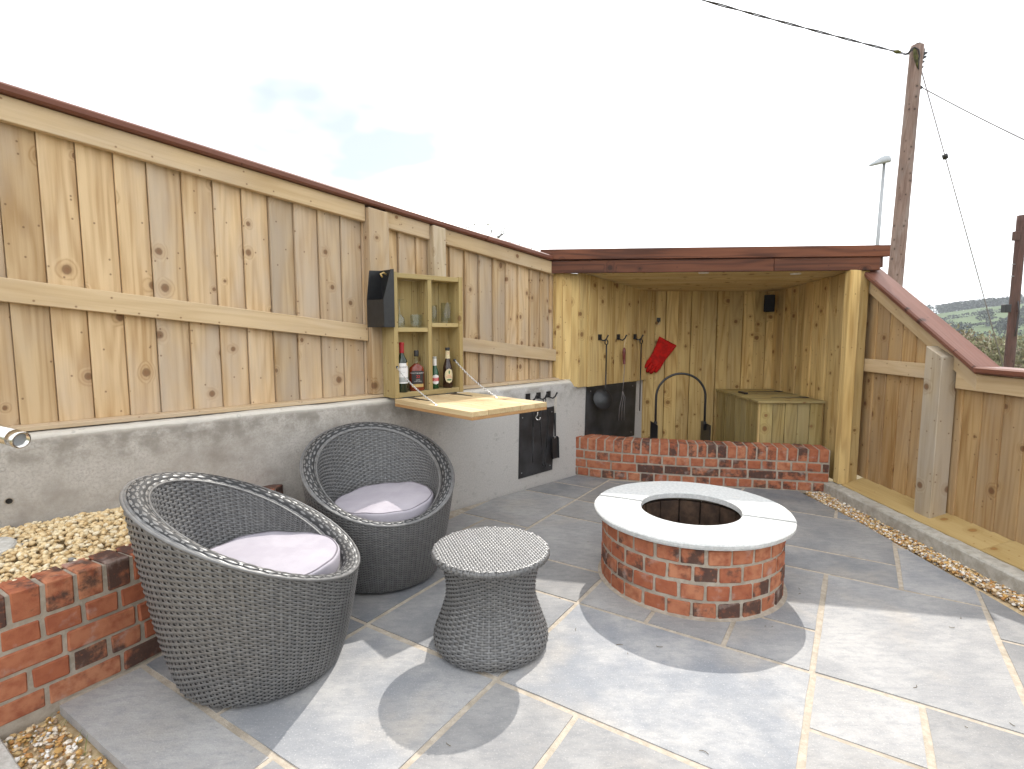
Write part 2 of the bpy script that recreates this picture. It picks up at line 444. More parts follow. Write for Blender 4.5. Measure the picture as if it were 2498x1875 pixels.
def mat_concrete():
    k = NT('cast_concrete')
    p = k.obj(); x, y, z = k.xyz(p)
    fine = k.noise(p, 85, 5, .75)
    col = k.mix(k.ramp(fine, .36, .66), (.385, .352, .315), (.585, .545, .495))
    blot = k.noise(p, 2.6, 6, .65)
    mid = k.noise(k.vadd(p, (5, 2, 9)), 7.5, 5, .65)
    # older brown weathered length, paler newer length towards the shelter
    old = k.ramp(k.math('ADD', x, k.math('MULTIPLY', k.math('SUBTRACT', blot, .5), 1.6)), -.25, -1.25)
    st = k.math('MULTIPLY', old, k.ramp(k.math('ADD', k.math('MULTIPLY', blot, .6), k.math('MULTIPLY', fine, .4)), .40, .72, .02, .50))
    col = k.mix(st, col, (.245, .210, .170))
    st2 = k.math('MULTIPLY', old, k.ramp(k.math('ADD', k.math('MULTIPLY', mid, .62), k.math('MULTIPLY', fine, .38)), .44, .68, 0, .55))
    col = k.mix(st2, col, (.195, .165, .130))
    col = k.mix(k.math('MULTIPLY', k.math('SUBTRACT', 1.0, old), .62), col, (.49, .48, .466))
    col = k.mix(k.math('MULTIPLY', k.math('SUBTRACT', 1.0, old), k.ramp(k.noise(k.vmul(p, (1, 1, 1.6)), 13, 5, .7), .56, .68, 0, .55)), col, (.33, .315, .295))
    # tide mark under the crumbling top edge
    edge = k.math('MULTIPLY', k.ramp(k.math('ADD', z, k.math('MULTIPLY', k.math('SUBTRACT', mid, .5), .16)), .66, .82), .55)
    col = k.mix(k.math('MULTIPLY', edge, k.ramp(mid, .38, .60)), col, (.20, .18, .15))
    lip = k.ramp(k.math('ADD', z, k.math('MULTIPLY', k.math('SUBTRACT', mid, .5), .05)), .822, .852)
    col = k.mix(k.math('MULTIPLY', lip, .85), col, (.62, .58, .51))
    # pock rings
    v = k.n('ShaderNodeTexVoronoi'); k.set(v.inputs['Vector'], p); v.inputs['Scale'].default_value = 26
    ringm = k.math('MULTIPLY', k.ramp(k.math('ABSOLUTE', k.math('SUBTRACT', v.outputs['Distance'], .30)), .09, .02), k.math('GREATER_THAN', k.xyz(v.outputs['Color'])[0], .72))
    ringm = k.math('MULTIPLY', ringm, k.ramp(k.noise(p, 4.2, 3), .50, .60))
    col = k.mix(k.math('MULTIPLY', ringm, .40), col, (.24, .225, .205))
    pits = k.noise(p, 240, 2, .6)
    k.bump(k.math('ADD', k.math('MULTIPLY', fine, .7), k.math('ADD', k.math('MULTIPLY', pits, .5), k.math('MULTIPLY', mid, .5))), .5, .006)
    return k.fin(col, .88, .2)
M['concrete'] = mat_concrete()
def mat_pebble(name, stops, rough=.7):
    k = NT(name); r = k.island()
    cr = k.n('ShaderNodeValToRGB'); cr.color_ramp.interpolation = 'CONSTANT'
    e = cr.color_ramp.elements
    while len(e) < len(stops): e.new(1.0)
    for i, (pp, c) in enumerate(stops):
        e[i].position = pp; e[i].color = (*c, 1)
    k.set(cr.inputs[0], r)
    p = k.pos()
    col = k.mix(k.ramp(k.noise(p, 90, 4), .35, .7, 0, .6), cr.outputs[0], k.mix(1.0, cr.outputs[0], (.62, .55, .46), 'MULTIPLY'))
    k.bump(k.noise(p, 160, 4), .4, .003)
    return k.fin(col, rough, .3)
M['pebble'] = mat_pebble('cream_limestone_pebble', [(0, (.74, .58, .34)), (.22, (.68, .50, .27)), (.42, (.78, .65, .42)), (.62, (.70, .54, .31)), (.80, (.80, .70, .51)), (.94, (.58, .41, .20)), (.992, (.28, .28, .28))])
M['gravel'] = mat_pebble('mixed_flint_gravel', [(0, (.56, .34, .12)), (.18, (.68, .53, .33)), (.36, (.46, .24, .085)), (.48, (.74, .67, .57)), (.62, (.60, .43, .21)), (.75, (.82, .79, .74)), (.88, (.38, .27, .17)), (.95, (.30, .29, .29))], .55)
def mat_wicker():
    k = NT('grey_poly_rattan'); p = k.obj()
    n_ = k.noise(k.vmul(p, (40, 40, 40)), 1.0, 3)
    isl = k.island()
    col = k.mix(k.ramp(n_, .3, .7), (.105, .105, .107), (.160, .158, .156))
    col = k.mix(k.math('MULTIPLY', isl, .45), col, (.118, .111, .103))
    k.bump(k.noise(k.vmul(p, (1, 1, 6)), 300, 2), .15, .001)
    return k.fin(col, .36, .55)
M['wicker'] = mat_wicker()
M['wickerdark'] = plain('dark_rattan', (.022, .022, .023), .7)
def mat_fabric():
    k = NT('pale_lilac_canvas'); p = k.obj()
    wv = k.n('ShaderNodeTexWave'); k.set(wv.inputs['Vector'], p); wv.inputs['Scale'].default_value = 210
    col = k.mix(k.ramp(k.noise(p, 9, 4), .35, .7), (.345, .320, .357), (.390, .364, .400))
    k.bump(k.math('ADD', k.math('MULTIPLY', wv.outputs['Fac'], .12), k.noise(p, 11, 4)), .22, .012)
    return k.fin(col, .9, .15)
M['fabric'] = mat_fabric()
M['piping'] = plain('cushion_piping', (.17, .155, .175), .8, .2)
M['gloveleather'] = plain('red_suede', (.40, .012, .008), .88, .15, 0, .5, 240, .3)
M['gloveseam'] = plain('dark_red_seam', (.20, .006, .004), .9, .1)
def glass(name, col, rough=.03):
    k = NT(name)                                           # thin clear glass: see-through with a grazing reflection
    tr = k.n('ShaderNodeBsdfTransparent'); tr.inputs[0].default_value = (*col, 1)
    gs = k.n('ShaderNodeBsdfGlossy'); gs.inputs['Roughness'].default_value = rough
    lw = k.n('ShaderNodeLayerWeight'); lw.inputs['Blend'].default_value = .28
    mxs = k.n('ShaderNodeMixShader')
    k.t.links.new(k.ramp(lw.outputs['Facing'], .15, 1.0, .05, .75), mxs.inputs[0]); k.t.links.new(tr.outputs[0], mxs.inputs[1]); k.t.links.new(gs.outputs[0], mxs.inputs[2])
    k.t.links.new(mxs.outputs[0], k.out.inputs[0])
    return k.m
M['glass'] = glass('clear_glass', (.93, .95, .94))
M['bottlegreen'] = plain('dark_green_bottle_glass', (.012, .022, .010), .08, .6)
M['beergreen'] = plain('green_bottle_glass', (.010, .060, .022), .08, .6)
M['beerbrown'] = plain('brown_bottle_glass', (.028, .011, .006), .08, .6)
M['whisky'] = plain('amber_whisky', (.16, .022, .006), .08, .6)
M['foilred'] = plain('red_foil', (.35, .012, .018), .35)
M['paperwhite'] = plain('white_paper_label', (.70, .69, .68), .6, .3, vary=.04)
M['papercream'] = plain('cream_paper_label', (.62, .53, .33), .6, .3, vary=.06)
M['paperblack'] = plain('black_paper_label', (.018, .016, .016), .55)
M['gold'] = plain('gold_print', (.42, .29, .10), .45)
M['inkred'] = plain('red_print', (.50, .02, .025), .6)
M['inkblack'] = plain('black_print', (.02, .02, .022), .6)
M['inkgreen'] = plain('green_print', (.05, .13, .05), .6)
M['inkgrey'] = plain('grey_print', (.33, .34, .33), .6)
M['handlered'] = plain('red_lacquered_handle', (.14, .022, .018), .3)
M['string'] = plain('pale_cord', (.60, .52, .40), .9)
# ================================================================== THE SETTING
def sm(a, b, t):
    t = max(0.0, min(1.0, (t - a) / (b - a))); return t * t * (3 - 2 * t)
def ground_z(x, y):
    d = math.hypot(x, y)
    z = -0.10 - 7.5 * sm(9, 70, d) - 4.5 * sm(70, 150, d)
    ang = math.atan2(x, max(y, 1e-3)) if y > 0 else (1.57 if x > 0 else -1.57)
    up = 0.85 + 0.55 * sm(.55, .80, ang) - .25 * sm(.0, .45, ang) * (1 - sm(.45, .72, ang))
    z += 23.0 * up * sm(170, 520, d) * (1 - .30 * sm(560, 900, d))
    z += 30.0 * sm(900, 1500, d)
    z += 1.6 * math.sin(x * .021 + 1.3) * math.sin(y * .017 + .4) * sm(60, 260, d)
    return z
def build_ground():
    rad = [0, 3, 6, 8, 10, 13, 17, 22, 28, 35, 44, 55, 70, 88, 108, 130, 155, 180, 205, 230, 260, 290, 320, 350, 380, 410, 440, 470, 500, 530, 570, 620, 700, 800, 950, 1150, 1400, 1700, 2200, 3000]
    n = 160; vs = [(0, 0, ground_z(0, 0))]; fs = []
    for r in rad[1:]:
        for k in range(n):
            a = 2 * PI * k / n; x, y = r * math.sin(a), r * math.cos(a)
            vs.append((x, y, ground_z(x, y)))
    for k in range(n): fs.append((0, 1 + (k + 1) % n, 1 + k))
    for i in range(len(rad) - 2):
        for k in range(n):
            a, b = 1 + i * n + k, 1 + i * n + (k + 1) % n
            fs.append((a, b, b + n, a + n))
    return mk('ground', vs, fs, True)
def mat_ground():
    k = NT('pasture_hillside'); p = k.pos(); x, y, z = k.xyz(p)
    v = k.n('ShaderNodeTexVoronoi', voronoi_dimensions='2D'); k.set(v.inputs['Vector'], k.vadd(p, k.vmul(k.noise(p, .008, 2, out='Color'), (60, 60, 0)))); v.inputs['Scale'].default_value = .0095
    fld = k.xyz(v.outputs['Color'])
    g = k.mix(fld[0], (.052, .084, .026), (.078, .108, .040))
    g = k.mix(k.math('MULTIPLY', k.ramp(fld[1], .62, .8), .7), g, (.100, .105, .050))
    g = k.mix(k.ramp(k.noise(p, .06, 5), .4, .7, 0, .5), g, (.045, .070, .025))
    d = k.math('SQRT', k.math('ADD', k.math('MULTIPLY', x, x), k.math('MULTIPLY', y, y)))
    scrub = k.mix(k.ramp(k.noise(p, .35, 5), .4, .65), (.17, .14, .085), (.13, .13, .065))
    col = k.mix(k.ramp(d, 150, 215), scrub, g)
    moor = k.mix(k.ramp(k.noise(p, .006, 4), .4, .65), (.10, .13, .10), (.14, .15, .12))
    col = k.mix(k.ramp(d, 820, 1000), col, moor)
    return k.fin(col, .95, .1)
ground = tag(mesh_obj('ground', build_ground(), mat_ground()), kind='structure')

# ---- patio: mortar bed plus one object per slab, laid on the two joint directions read off the photograph
AV = Vector((.842, -.539, 0)).normalized(); BV = Vector((.539, .842, 0)).normalized()
def ab(a, b): return AV * a + BV * b
# outline pieces that cut the slabs: (point, inward normal)
BEDPATH = [Vector(p) for p in [(-2.02, 1.16, 0), (-1.80, 1.46, 0), (-1.605, 1.76, 0), (-1.50, 1.93, 0), (-1.405, 2.12, 0), (-1.33, 2.36, 0), (-1.295, 2.62, 0), (-1.285, 2.985, 0)]]
BRICKPATH = [Vector(p) for p in [(.47, 4.865, 0), (.75, 4.715, 0), (1.05, 4.60, 0), (1.35, 4.515, 0), (1.60, 4.46, 0), (1.85, 4.415, 0), (2.10, 4.365, 0), (2.35, 4.31, 0), (2.545, 4.262, 0)]]
def cutters():
    c = [(wp(0, 0.012, 0), NW)]
    c.append((Vector((2.375, 4.2, 0)), Vector((-1, .02, 0)).normalized()))
    c.append((Vector((2.385, 3.2, 0)), Vector((-1, -.055, 0)).normalized()))
    for i in (2, 4, 6):
        a, b = BEDPATH[i], BEDPATH[i + 1]; t = (b - a).normalized()
        c.append((a + Vector((t.y, -t.x, 0)) * .012, Vector((t.y, -t.x, 0))))
    for i in (0, 3, 6):
        a, b = BRICKPATH[i], BRICKPATH[i + 1]; t = (b - a).normalized()
        c.append((a + Vector((t.y, -t.x, 0)) * .010, Vector((t.y, -t.x, 0))))
    return c
def near_cut(poly):
    c = sum(poly, Vector()) / len(poly); out = list(CUT[:3])
    for i, k in enumerate((2, 4, 6)):
        m = (BEDPATH[k] + BEDPATH[k + 1]) / 2
        if k == 2 or c.y > (2.1 if k == 4 else 2.6): out.append(CUT[3 + i])
    ks = (0, 3, 6); j = min(range(3), key=lambda q: (((BRICKPATH[ks[q]] + BRICKPATH[ks[q] + 1]) / 2) - c).length)
    if c.y > 3.2: out.append(CUT[6 + j])
    return out
def clip(poly, p, n):
    out = []
    for i in range(len(poly)):
        a, b = poly[i], poly[(i + 1) % len(poly)]
        da, db = (a - p).dot(n), (b - p).dot(n)
        if da >= 0: out.append(a)
        if da * db < 0: out.append(a + (b - a) * (da / (da - db)))
    return out
def clip_all(poly, cs):
    for p, n in cs:
        poly = clip(poly, p, n)
        if len(poly) < 3: return None
    return poly
def area(poly):
    s = 0
    for i in range(len(poly)):
        a, b = poly[i], poly[(i + 1) % len(poly)]; s += a.x * b.y - b.x * a.y
    return s / 2
SLABS = [
    (-2.292, -1.445, .63, .905), (-1.445, -.742, .63, .905), (-.742, -.083, .3, .905), (-.083, .6, .5, 1.2),
    (-2.60, -1.775, .905, 1.585), (-1.775, -1.08, .905, 1.58), (-1.08, -.742, .905, 1.572), (-.742, -.083, .905, 1.57), (-.083, .248, 1.2, 1.92), (.248, .95, 1.2, 1.6),
    (-2.60, -1.78, 1.585, 2.26), (-1.78, -1.075, 1.585, 2.26), (-1.075, -.083, 1.572, 2.26), (-.083, .248, 1.92, 2.26), (.248, .95, 1.6, 2.265), (.95, 1.6, 1.2, 2.265),
    (-2.60, -2.124, 2.26, 2.985), (-2.124, -1.78, 2.26, 2.985), (-1.78, -1.075, 2.26, 2.62), (-1.075, -.742, 2.26, 2.595), (-.742, -.412, 2.26, 2.595), (-.412, -.088, 2.26, 2.595),
    (-1.78, -1.075, 2.62, 3.32), (-1.075, -.412, 2.595, 3.26), (-.412, -.088, 2.595, 3.26), (-.088, .558, 2.262, 3.262), (.558, 1.25, 2.265, 2.94), (.558, 1.25, 2.94, 3.6),
    (-2.70, -1.783, 2.985, 3.712), (-1.783, -1.40, 3.32, 3.70), (-1.40, -.75, 3.32, 3.95), (-.75, -.42, 3.26, 3.95), (-.42, .242, 3.262, 3.592), (.242, .562, 3.262, 3.902), (.562, .9, 3.6, 4.0),
    (-2.70, -1.783, 3.712, 4.05), (-1.783, -1.40, 3.70, 4.30), (-1.40, -.75, 3.95, 4.30), (-.75, -.42, 3.95, 4.30), (-.42, .242, 3.592, 4.30), (.242, .56, 3.902, 4.5),
    (-2.70, -1.783, 4.05, 4.7), (-1.783, -1.40, 4.30, 4.9), (-1.40, -.75, 4.30, 5.0), (-.75, -.08, 4.30, 5.0), (-.08, .3, 4.30, 5.0)]
CUT = cutters()
# the mortar bed, a sheet under the slabs
bedpoly = clip_all([ab(-2.322, .648), ab(-.75, .648), ab(-.75, .32), ab(1.7, .32), ab(1.7, 5.0), ab(-2.75, 5.0), ab(-2.75, .93), ab(-2.322, .93)], CUT[0:1] + CUT[1:3])
bm = bmesh.new()
bm.free()
def prism(poly, z0, z1, name):
    bm = bmesh.new()
    if area(poly) < 0: poly = poly[::-1]
    t = [bm.verts.new((p.x, p.y, z1)) for p in poly]; b = [bm.verts.new((p.x, p.y, z0)) for p in poly]; m = len(poly)
    caps = [bm.faces.new(t), bm.faces.new(b[::-1])]
    for i in range(m): bm.faces.new((t[i], b[i], b[(i + 1) % m], t[(i + 1) % m]))
    bm.normal_update()
    bmesh.ops.triangulate(bm, faces=caps, ngon_method='EAR_CLIP')
    return bm_mesh(bm, name)
patio = tag(mesh_obj('patio', prism(bedpoly, -.06, -.0028, 'patio'), M['pointing']), kind='structure')
for (a0, a1, b0, b1) in SLABS:
    j = .0105
    poly = [ab(a0 + j, b0 + j), ab(a1 - j, b0 + j), ab(a1 - j, b1 - j), ab(a0 + j, b1 - j)]
    poly = clip_all(poly, near_cut(poly))
    if not poly: continue
    poly = [q for i, q in enumerate(poly) if (q - poly[i - 1]).length > .03]
    if len(poly) < 3: continue
    if area(poly) < 0: poly.reverse()
    if abs(area(poly)) < .004: continue
    c = sum(poly, Vector()) / len(poly)
    pts = []
    for i in range(len(poly)):
        a, b = poly[i], poly[(i + 1) % len(poly)]
        n_ = max(1, int((b - a).length / .16)); t = (b - a).normalized()
        for q in range(n_):
            p = a + (b - a) * (q / n_)
            if q: p = p + Vector((-t.y, t.x, 0)) * rnd.uniform(-.0005, .0035)
            pts.append(p - c)
    bm = bmesh.new()
    f = bm.faces.new([bm.verts.new(p) for p in pts])
    r_ = bmesh.ops.inset_region(bm, faces=[f], thickness=.006, use_even_offset=False)
    top = [v for v in f.verts]
    rim = [v for v in bm.verts if v not in top]
    for v in rim: v.co.z = -.0016
    res = bmesh.ops.extrude_edge_only(bm, edges=[e for e in bm.edges if e.is_boundary])
    for g in res['geom']:
        if isinstance(g, bmesh.types.BMVert): g.co.z = -.032
    tilt = Matrix.Rotation(rnd.uniform(-.0016, .0016), 4, 'X') @ Matrix.Rotation(rnd.uniform(-.0016, .0016), 4, 'Y')
    mesh_obj('paving_slab', bm_mesh(bm, 'paving_slab'), M['slab'], Matrix.Translation(c + Vector((0, 0, rnd.uniform(-.0008, .0008)))) @ tilt, patio)

tv, tf = [], []
for i in range(34):                                        # dead stalks and grit dropped on the slabs
    p = ab(rnd.uniform(-1.9, .5), rnd.uniform(1.0, 3.2))
    if (p - Vector((.94, 2.785, 0))).length < .48: continue
    a = rnd.uniform(0, 6.28); l = rnd.uniform(.008, .030); w = .0009; b0 = len(tv); cu = rnd.uniform(-1.2, 1.2)
    for t in (0, .33, .66, 1):
        d = Vector((math.cos(a + cu * t), math.sin(a + cu * t), 0)); q = p + d * (l * t) + Vector((0, 0, .0022)); s_ = Vector((-d.y, d.x, 0)) * w
        tv += [q - s_, q + s_, q + Vector((0, 0, .0016))]
    for t in range(3):
        for k in range(3):
            k2 = (k + 1) % 3; tf.append((b0 + 3 * t + k, b0 + 3 * t + k2, b0 + 3 * t + 3 + k2, b0 + 3 * t + 3 + k))
M['litter'] = plain('dry_stalk', (.13, .10, .06), .9, .1)
tag(mesh_obj('litter', mk('litter', tv, tf), M['litter']), 'scattered dry stalks lying on the grey paving slabs', 'litter', kind='stuff')

# ---- pebbles and gravel
def pebble_mesh(pts, sizes, name, flat=.62, seed=3, smooth=True):
    rs = np.random.RandomState(seed)
    bm = bmesh.new(); bmesh.ops.create_icosphere(bm, subdivisions=1, radius=1.0)
    bv = np.array([v.co[:] for v in bm.verts]); bf = np.array([[v.index for v in f.verts] for f in bm.faces]); bm.free()
    V, Fc = [], []
    for i, (p, s) in enumerate(zip(pts, sizes)):
        e = Euler((rs.uniform(-.5, .5), rs.uniform(-.5, .5), rs.uniform(0, 6.28))).to_matrix()
        sc = np.array([1.0, rs.uniform(.62, .95), flat * rs.uniform(.75, 1.2)]) * s
        q = bv * (1 + rs.uniform(-.24, .24, (len(bv), 1))) * sc
        q = q @ np.array(e).T + np.array(p)
        V.append(q); Fc.append(bf + i * len(bv))
    me = bpy.data.meshes.new(name)
    me.from_pydata(np.concatenate(V).tolist(), [], np.concatenate(Fc).tolist())
    me.polygons.foreach_set('use_smooth', [smooth] * len(me.polygons))
    return me
def path_dist(p, path):
    best = 9; side = 0
    for i in range(len(path) - 1):
        a, b = path[i], path[i + 1]; t = b - a; k = max(0, min(1, (p - a).dot(t) / t.dot(t)))
        q = a + t * k; d = (p - q).length
        if d < best:
            best = d; tn = t.normalized(); side = (p - q).dot(Vector((tn.y, -tn.x, 0)))
    return best if side > 0 else -best                  # positive on the patio side
def vw(p): return (p - P0).dot(NW)
pts, sz = [], []
rs = np.random.RandomState(11)
while len(pts) < 7600:
    p = Vector((rs.uniform(-3.2, -1.3), rs.uniform(1.0, 2.95), 0))
    if vw(p) < .02 or path_dist(p, BEDPATH) > -.115: continue
    d = -path_dist(p, BEDPATH)
    s = rs.uniform(.0085, .0165)
    z = .414 + .045 * sm(.05, .45, d) + rs.uniform(0, .020)
    pts.append((p.x, p.y, z)); sz.append(s)
tag(mesh_obj('pebbles', pebble_mesh(pts, sz, 'pebbles', .66, 2), M['pebble']), 'cream yellow pebbles filling the raised bed behind the curved brick wall', 'pebbles', kind='stuff')
def poly_obj(name, poly, z0, z1, mat, parent=None):
    return mesh_obj(name, prism(poly, z0, z1, name), mat, None, parent)
soil = [wp(-1.85, .004, 0), wp(-4.0, .004, 0), Vector((-2.9, .9, 0))] + [q + Vector((-.10, .04, 0)) for q in BEDPATH[0:-1]] + [Vector((-1.37, 2.90, 0))]
tag(poly_obj('bed_soil', soil, -.05, .408, M['soil']), kind='structure')

# gravel pocket at the near corner of the patio and the strip beside the kerb
pts, sz = [], []
while len(pts) < 5600:
    p = Vector((rs.uniform(-2.1, -.9), rs.uniform(.95, 1.80), 0))
    if path_dist(p, BEDPATH) < .012: continue
    if p.dot(BV) > .628 and p.dot(AV) > -2.283: continue
    if p.dot(BV) > .90: continue
    s = .0048 + .0085 * rs.rand() ** 1.8
    pts.append((p.x, p.y, -.047 + rs.uniform(0, .024))); sz.append(s)
tag(mesh_obj('gravel', pebble_mesh(pts, sz, 'gravel', .6, 4, False), M['gravel']), 'mixed flint gravel with grass blades below the low curved brick wall', 'gravel', kind='stuff')
pts, sz = [], []
while len(pts) < 5200:
    y = rs.uniform(1.6, 4.27)
    x0 = 2.375 if y > 3.2 else 2.385 + (3.2 - y) * .055
    p = (rs.uniform(x0 - .004, 2.512), y, -.022 + rs.uniform(0, .026))
    if path_dist(Vector((p[0], p[1], 0)), BRICKPATH) < .012: continue
    pts.append(p); sz.append(.0048 + .0075 * rs.rand() ** 1.6)
tag(mesh_obj('gravel', pebble_mesh(pts, sz, 'gravel', .6, 6, False), M['gravel']), 'narrow strip of mixed gravel between paving slabs and concrete kerb', 'gravel', kind='stuff')
tag(poly_obj('gravel_bed', [Vector((2.30, 1.2, 0)), Vector((2.52, 1.2, 0)), Vector((2.52, 4.3, 0)), Vector((2.30, 4.3, 0))], -.09, -.030, M['soil']), kind='structure')
tag(poly_obj('gravel_bed', [Vector((-2.6, .2, 0)), Vector((.2, .2, 0)), Vector((-.5, 1.0, 0)), Vector((-1.55, 1.86, 0)), Vector((-2.6, 1.4, 0))], -.09, -.044, M['soil']), kind='structure')
# grass blades in the gravel
gv, gf = [], []
for i in range(260):
    p = Vector((rs.uniform(-1.78, -1.05), rs.uniform(1.2, 1.74), -.05))
    if path_dist(Vector((p.x, p.y, 0)), BEDPATH) < .03 or p.dot(BV) > .625: continue
    if rs.rand() > .35 + .65 * (math.sin(p.x * 14) * math.sin(p.y * 17) > .1): continue
    a = rs.uniform(0, 6.28); l = rs.uniform(.03, .085); w = .0011
    d = Vector((math.cos(a), math.sin(a), 0)); s_ = Vector((-d.y, d.x, 0)) * w; b0 = len(gv)
    for t in (0, .35, .7, 1.0):
        q = p + d * (l * t) + Vector((0, 0, .052 * math.sin(t * 2.0) * (l / .08)))
        gv += [q - s_ * (1 - t * .9), q + s_ * (1 - t * .9)]
    for t in range(3): gf.append((b0 + 2 * t, b0 + 2 * t + 1, b0 + 2 * t + 3, b0 + 2 * t + 2))
M['grass'] = plain('grass_blade', (.10, .16, .03), .7, .2)
tag(mesh_obj('grass', mk('grass', gv, gf), M['grass']), 'thin green grass blades poking up through the flint gravel', 'grass', kind='stuff')
# bottom-left edging
e0, e1 = on_z(-60, 1700, 0), on_z(58, 1875, 0)
t = (e1 - e0).normalized(); nn = Vector((-t.y, t.x, 0)); nn = nn if nn.x < 0 else -nn
a_, b_ = e0 - t * .05, e1 + t * .5
ed = thing('edging_stone', 'pale concrete edging strip beside the flint gravel pocket', 'edging', (a_ + b_) / 2)
hexa('edging_block', ed, M['edging'], [a_ + Vector((0, 0, -.08)), a_ + nn * .16 + Vector((0, 0, -.08)), a_ + nn * .16 + Vector((0, 0, -.012)), a_ + Vector((0, 0, -.012)), b_ + Vector((0, 0, -.08)), b_ + nn * .16 + Vector((0, 0, -.08)), b_ + nn * .16 + Vector((0, 0, -.012)), b_ + Vector((0, 0, -.012))], .004)

# ---- long concrete wall
def build_concrete():
    us = np.arange(-4.3, 1.901, .035); vs, fs = [], []
    rr = np.random.RandomState(9); m = 8
    lowf = np.interp(us, np.arange(-4.4, 2.1, .22), rr.uniform(-1, 1, len(np.arange(-4.4, 2.1, .22))))
    chip = np.interp(us, np.arange(-4.4, 2.1, .09), np.clip(rr.normal(0, 1, len(np.arange(-4.4, 2.1, .09))) - .9, 0, 2))
    for i, u in enumerate(us):
        j = lambda s: rr.uniform(-s, s)
        top = .857 + .003 * lowf[i]
        if u > .74: top = min(top, .785)
        c = chip[i] * .012
        prof = [(0, -.06), (.001 * lowf[i], .40), (.001 + j(.0008), .80 - c), (.004 + c * .8 + j(.002), top - .016 - c + j(.002)), (.020 + c + j(.004), top - .002 + j(.0015)), (.075 + j(.01), top + .004 + j(.001)), (.24, top + .004), (.24, -.06)]
        vs += [(u, y, z) for y, z in prof]
    n = len(us)
    for i in range(n - 1):
        for k in range(m):
            k2 = (k + 1) % m
            fs.append((i * m + k, (i + 1) * m + k, (i + 1) * m + k2, i * m + k2))
    fs.append(tuple(range(m - 1, -1, -1))); fs.append(tuple((n - 1) * m + k for k in range(m)))
    bm = bmesh.new(); me = mk('w', vs, fs); bm.from_mesh(me)
    return bm_mesh(bm, 'concrete_wall')
cw = tag(mesh_obj('concrete_wall', build_concrete(), M['concrete'], FW), 'long stained grey concrete retaining wall below the sloping timber fence', 'wall')
hp = on_z(22, 1222, .62)
d_ = ray(22, 1222); tt = (P0 - CAM).dot(NW) / d_.dot(NW); hp = CAM + d_ * tt
Rv = Matrix(((DW.x, 0, NW.x, 0), (DW.y, 0, NW.y, 0), (0, 1, 0, 0), (0, 0, 0, 1)))
mesh_obj('weep_hole', lathe_mesh([(.011, -.02), (.012, .003), (.015, .003), (.016, .0), (.016, -.02)], 20, 'weep_hole'), M['mortar'], Matrix.Translation(hp) @ Rv, cw)
mesh_obj('hole_shade_disc', lathe_mesh([(0, .0012), (.0115, .0012)], 20, 'hole_shade_disc'), M['ash'], Matrix.Translation(hp) @ Rv, cw)  # dark disc painted in for the shade inside the hole

# ================================================================== LEFT FENCE
def captop(u): return 2.315 - .1138 * (u + 2.867)
def midtop(u): return 1.523 - .1112 * (u + 2.921)
fence = thing('timber_fence', 'tall close-board timber fence with red-brown capping, sloping down along the concrete wall', 'fence', wp(-1.5, -.14, .86))
def feather(parent, mat, u0, w, v, z0, zt0, zt1, frame_fn, thin=.025, thick=.006):
    """feather-edged board; thick edge at u0"""
    pts = [frame_fn(u0, v - .002, z0), frame_fn(u0 + w, v - .002, z0), frame_fn(u0 + w, v + thick, z0), frame_fn(u0, v + thin, z0),
           frame_fn(u0, v - .002, zt0), frame_fn(u0 + w, v - .002, zt1), frame_fn(u0 + w, v + thick, zt1), frame_fn(u0, v + thin, zt0)]
    return hexa('fence_board', parent, mat, pts, .0015)
edges = [-4.02, -3.88, -3.74, -3.60, -3.46, -3.32, -3.18, -3.04, -2.90, -2.768, -2.635, -2.495, -2.364, -2.217, -2.074, -1.933, -1.793, -1.653, -1.508, -1.361, -1.22, -1.085, -.953, -.81, -.665, -.525, -.385, -.246, -.103, .038, .175, .312, .441, .56, .68]
for i in range(len(edges) - 1):
    u0, u1 = edges[i], edges[i + 1]
    jit = rnd.uniform(-.0025, .0025)
    feather(fence, M['fence'], u0 + .0025, u1 - u0 - .0035, -.158 + jit, .884, min(captop(u0) - .045, 1.885), min(captop(u1) - .045, 1.885), wp) if u0 > .4 else feather(fence, M['fence'], u0 + .0025, u1 - u0 - .0035, -.158 + jit, .884, captop(u0) - .045, captop(u1) - .045, wp)
for u0 in edges[1:-1]:
    ct = captop(u0) - .05 if u0 < .4 else 1.88
    hexa('cover_strip', fence, M['fence'], [wp(u0 - .022, -.176, .884), wp(u0 + .022, -.176, .884), wp(u0 + .022, -.164, .884), wp(u0 - .022, -.164, .884), wp(u0 - .022, -.176, ct), wp(u0 + .022, -.176, ct), wp(u0 + .022, -.164, ct), wp(u0 - .022, -.164, ct)], .001)
box('sill_board', fence, M['rail'], (-4.1, -.02, .055, .30, .8645, .884), FW, .002)
box('sill_board', fence, M['rail'], (-.012, .60, .058, .30, .8645, .884), FW, .002)
def wrail(name, mat, u0, u1, topf, h, v0, v1, drop=0, bev=.003):
    return hexa(name, fence, mat, [wp(u0, v0, topf(u0) - h - drop), wp(u0, v1, topf(u0) - h - drop), wp(u0, v1, topf(u0) - drop), wp(u0, v0, topf(u0) - drop),
                                   wp(u1, v0, topf(u1) - h - drop), wp(u1, v1, topf(u1) - h - drop), wp(u1, v1, topf(u1) - drop), wp(u1, v0, topf(u1) - drop)], bev)
for a_, b_ in ((-4.02, -1.213), (-1.067, -.722), (-.612, .575)):
    wrail('top_rail', M['rail'], a_, b_, captop, .104, -.138, -.098, .042)
for a_, b_ in ((-4.02, -1.213), (-1.067, -.722), (-.612, .612)):
    wrail('mid_rail', M['rail'], a_, b_, midtop, .102, -.138, -.098)
wrail('capping', M['cap'], -4.05, -.2175, captop, .040, -.215, -.064, 0, .009)
wrail('capping', M['cap'], -.2145, .52, captop, .040, -.215, -.064, 0, .009)
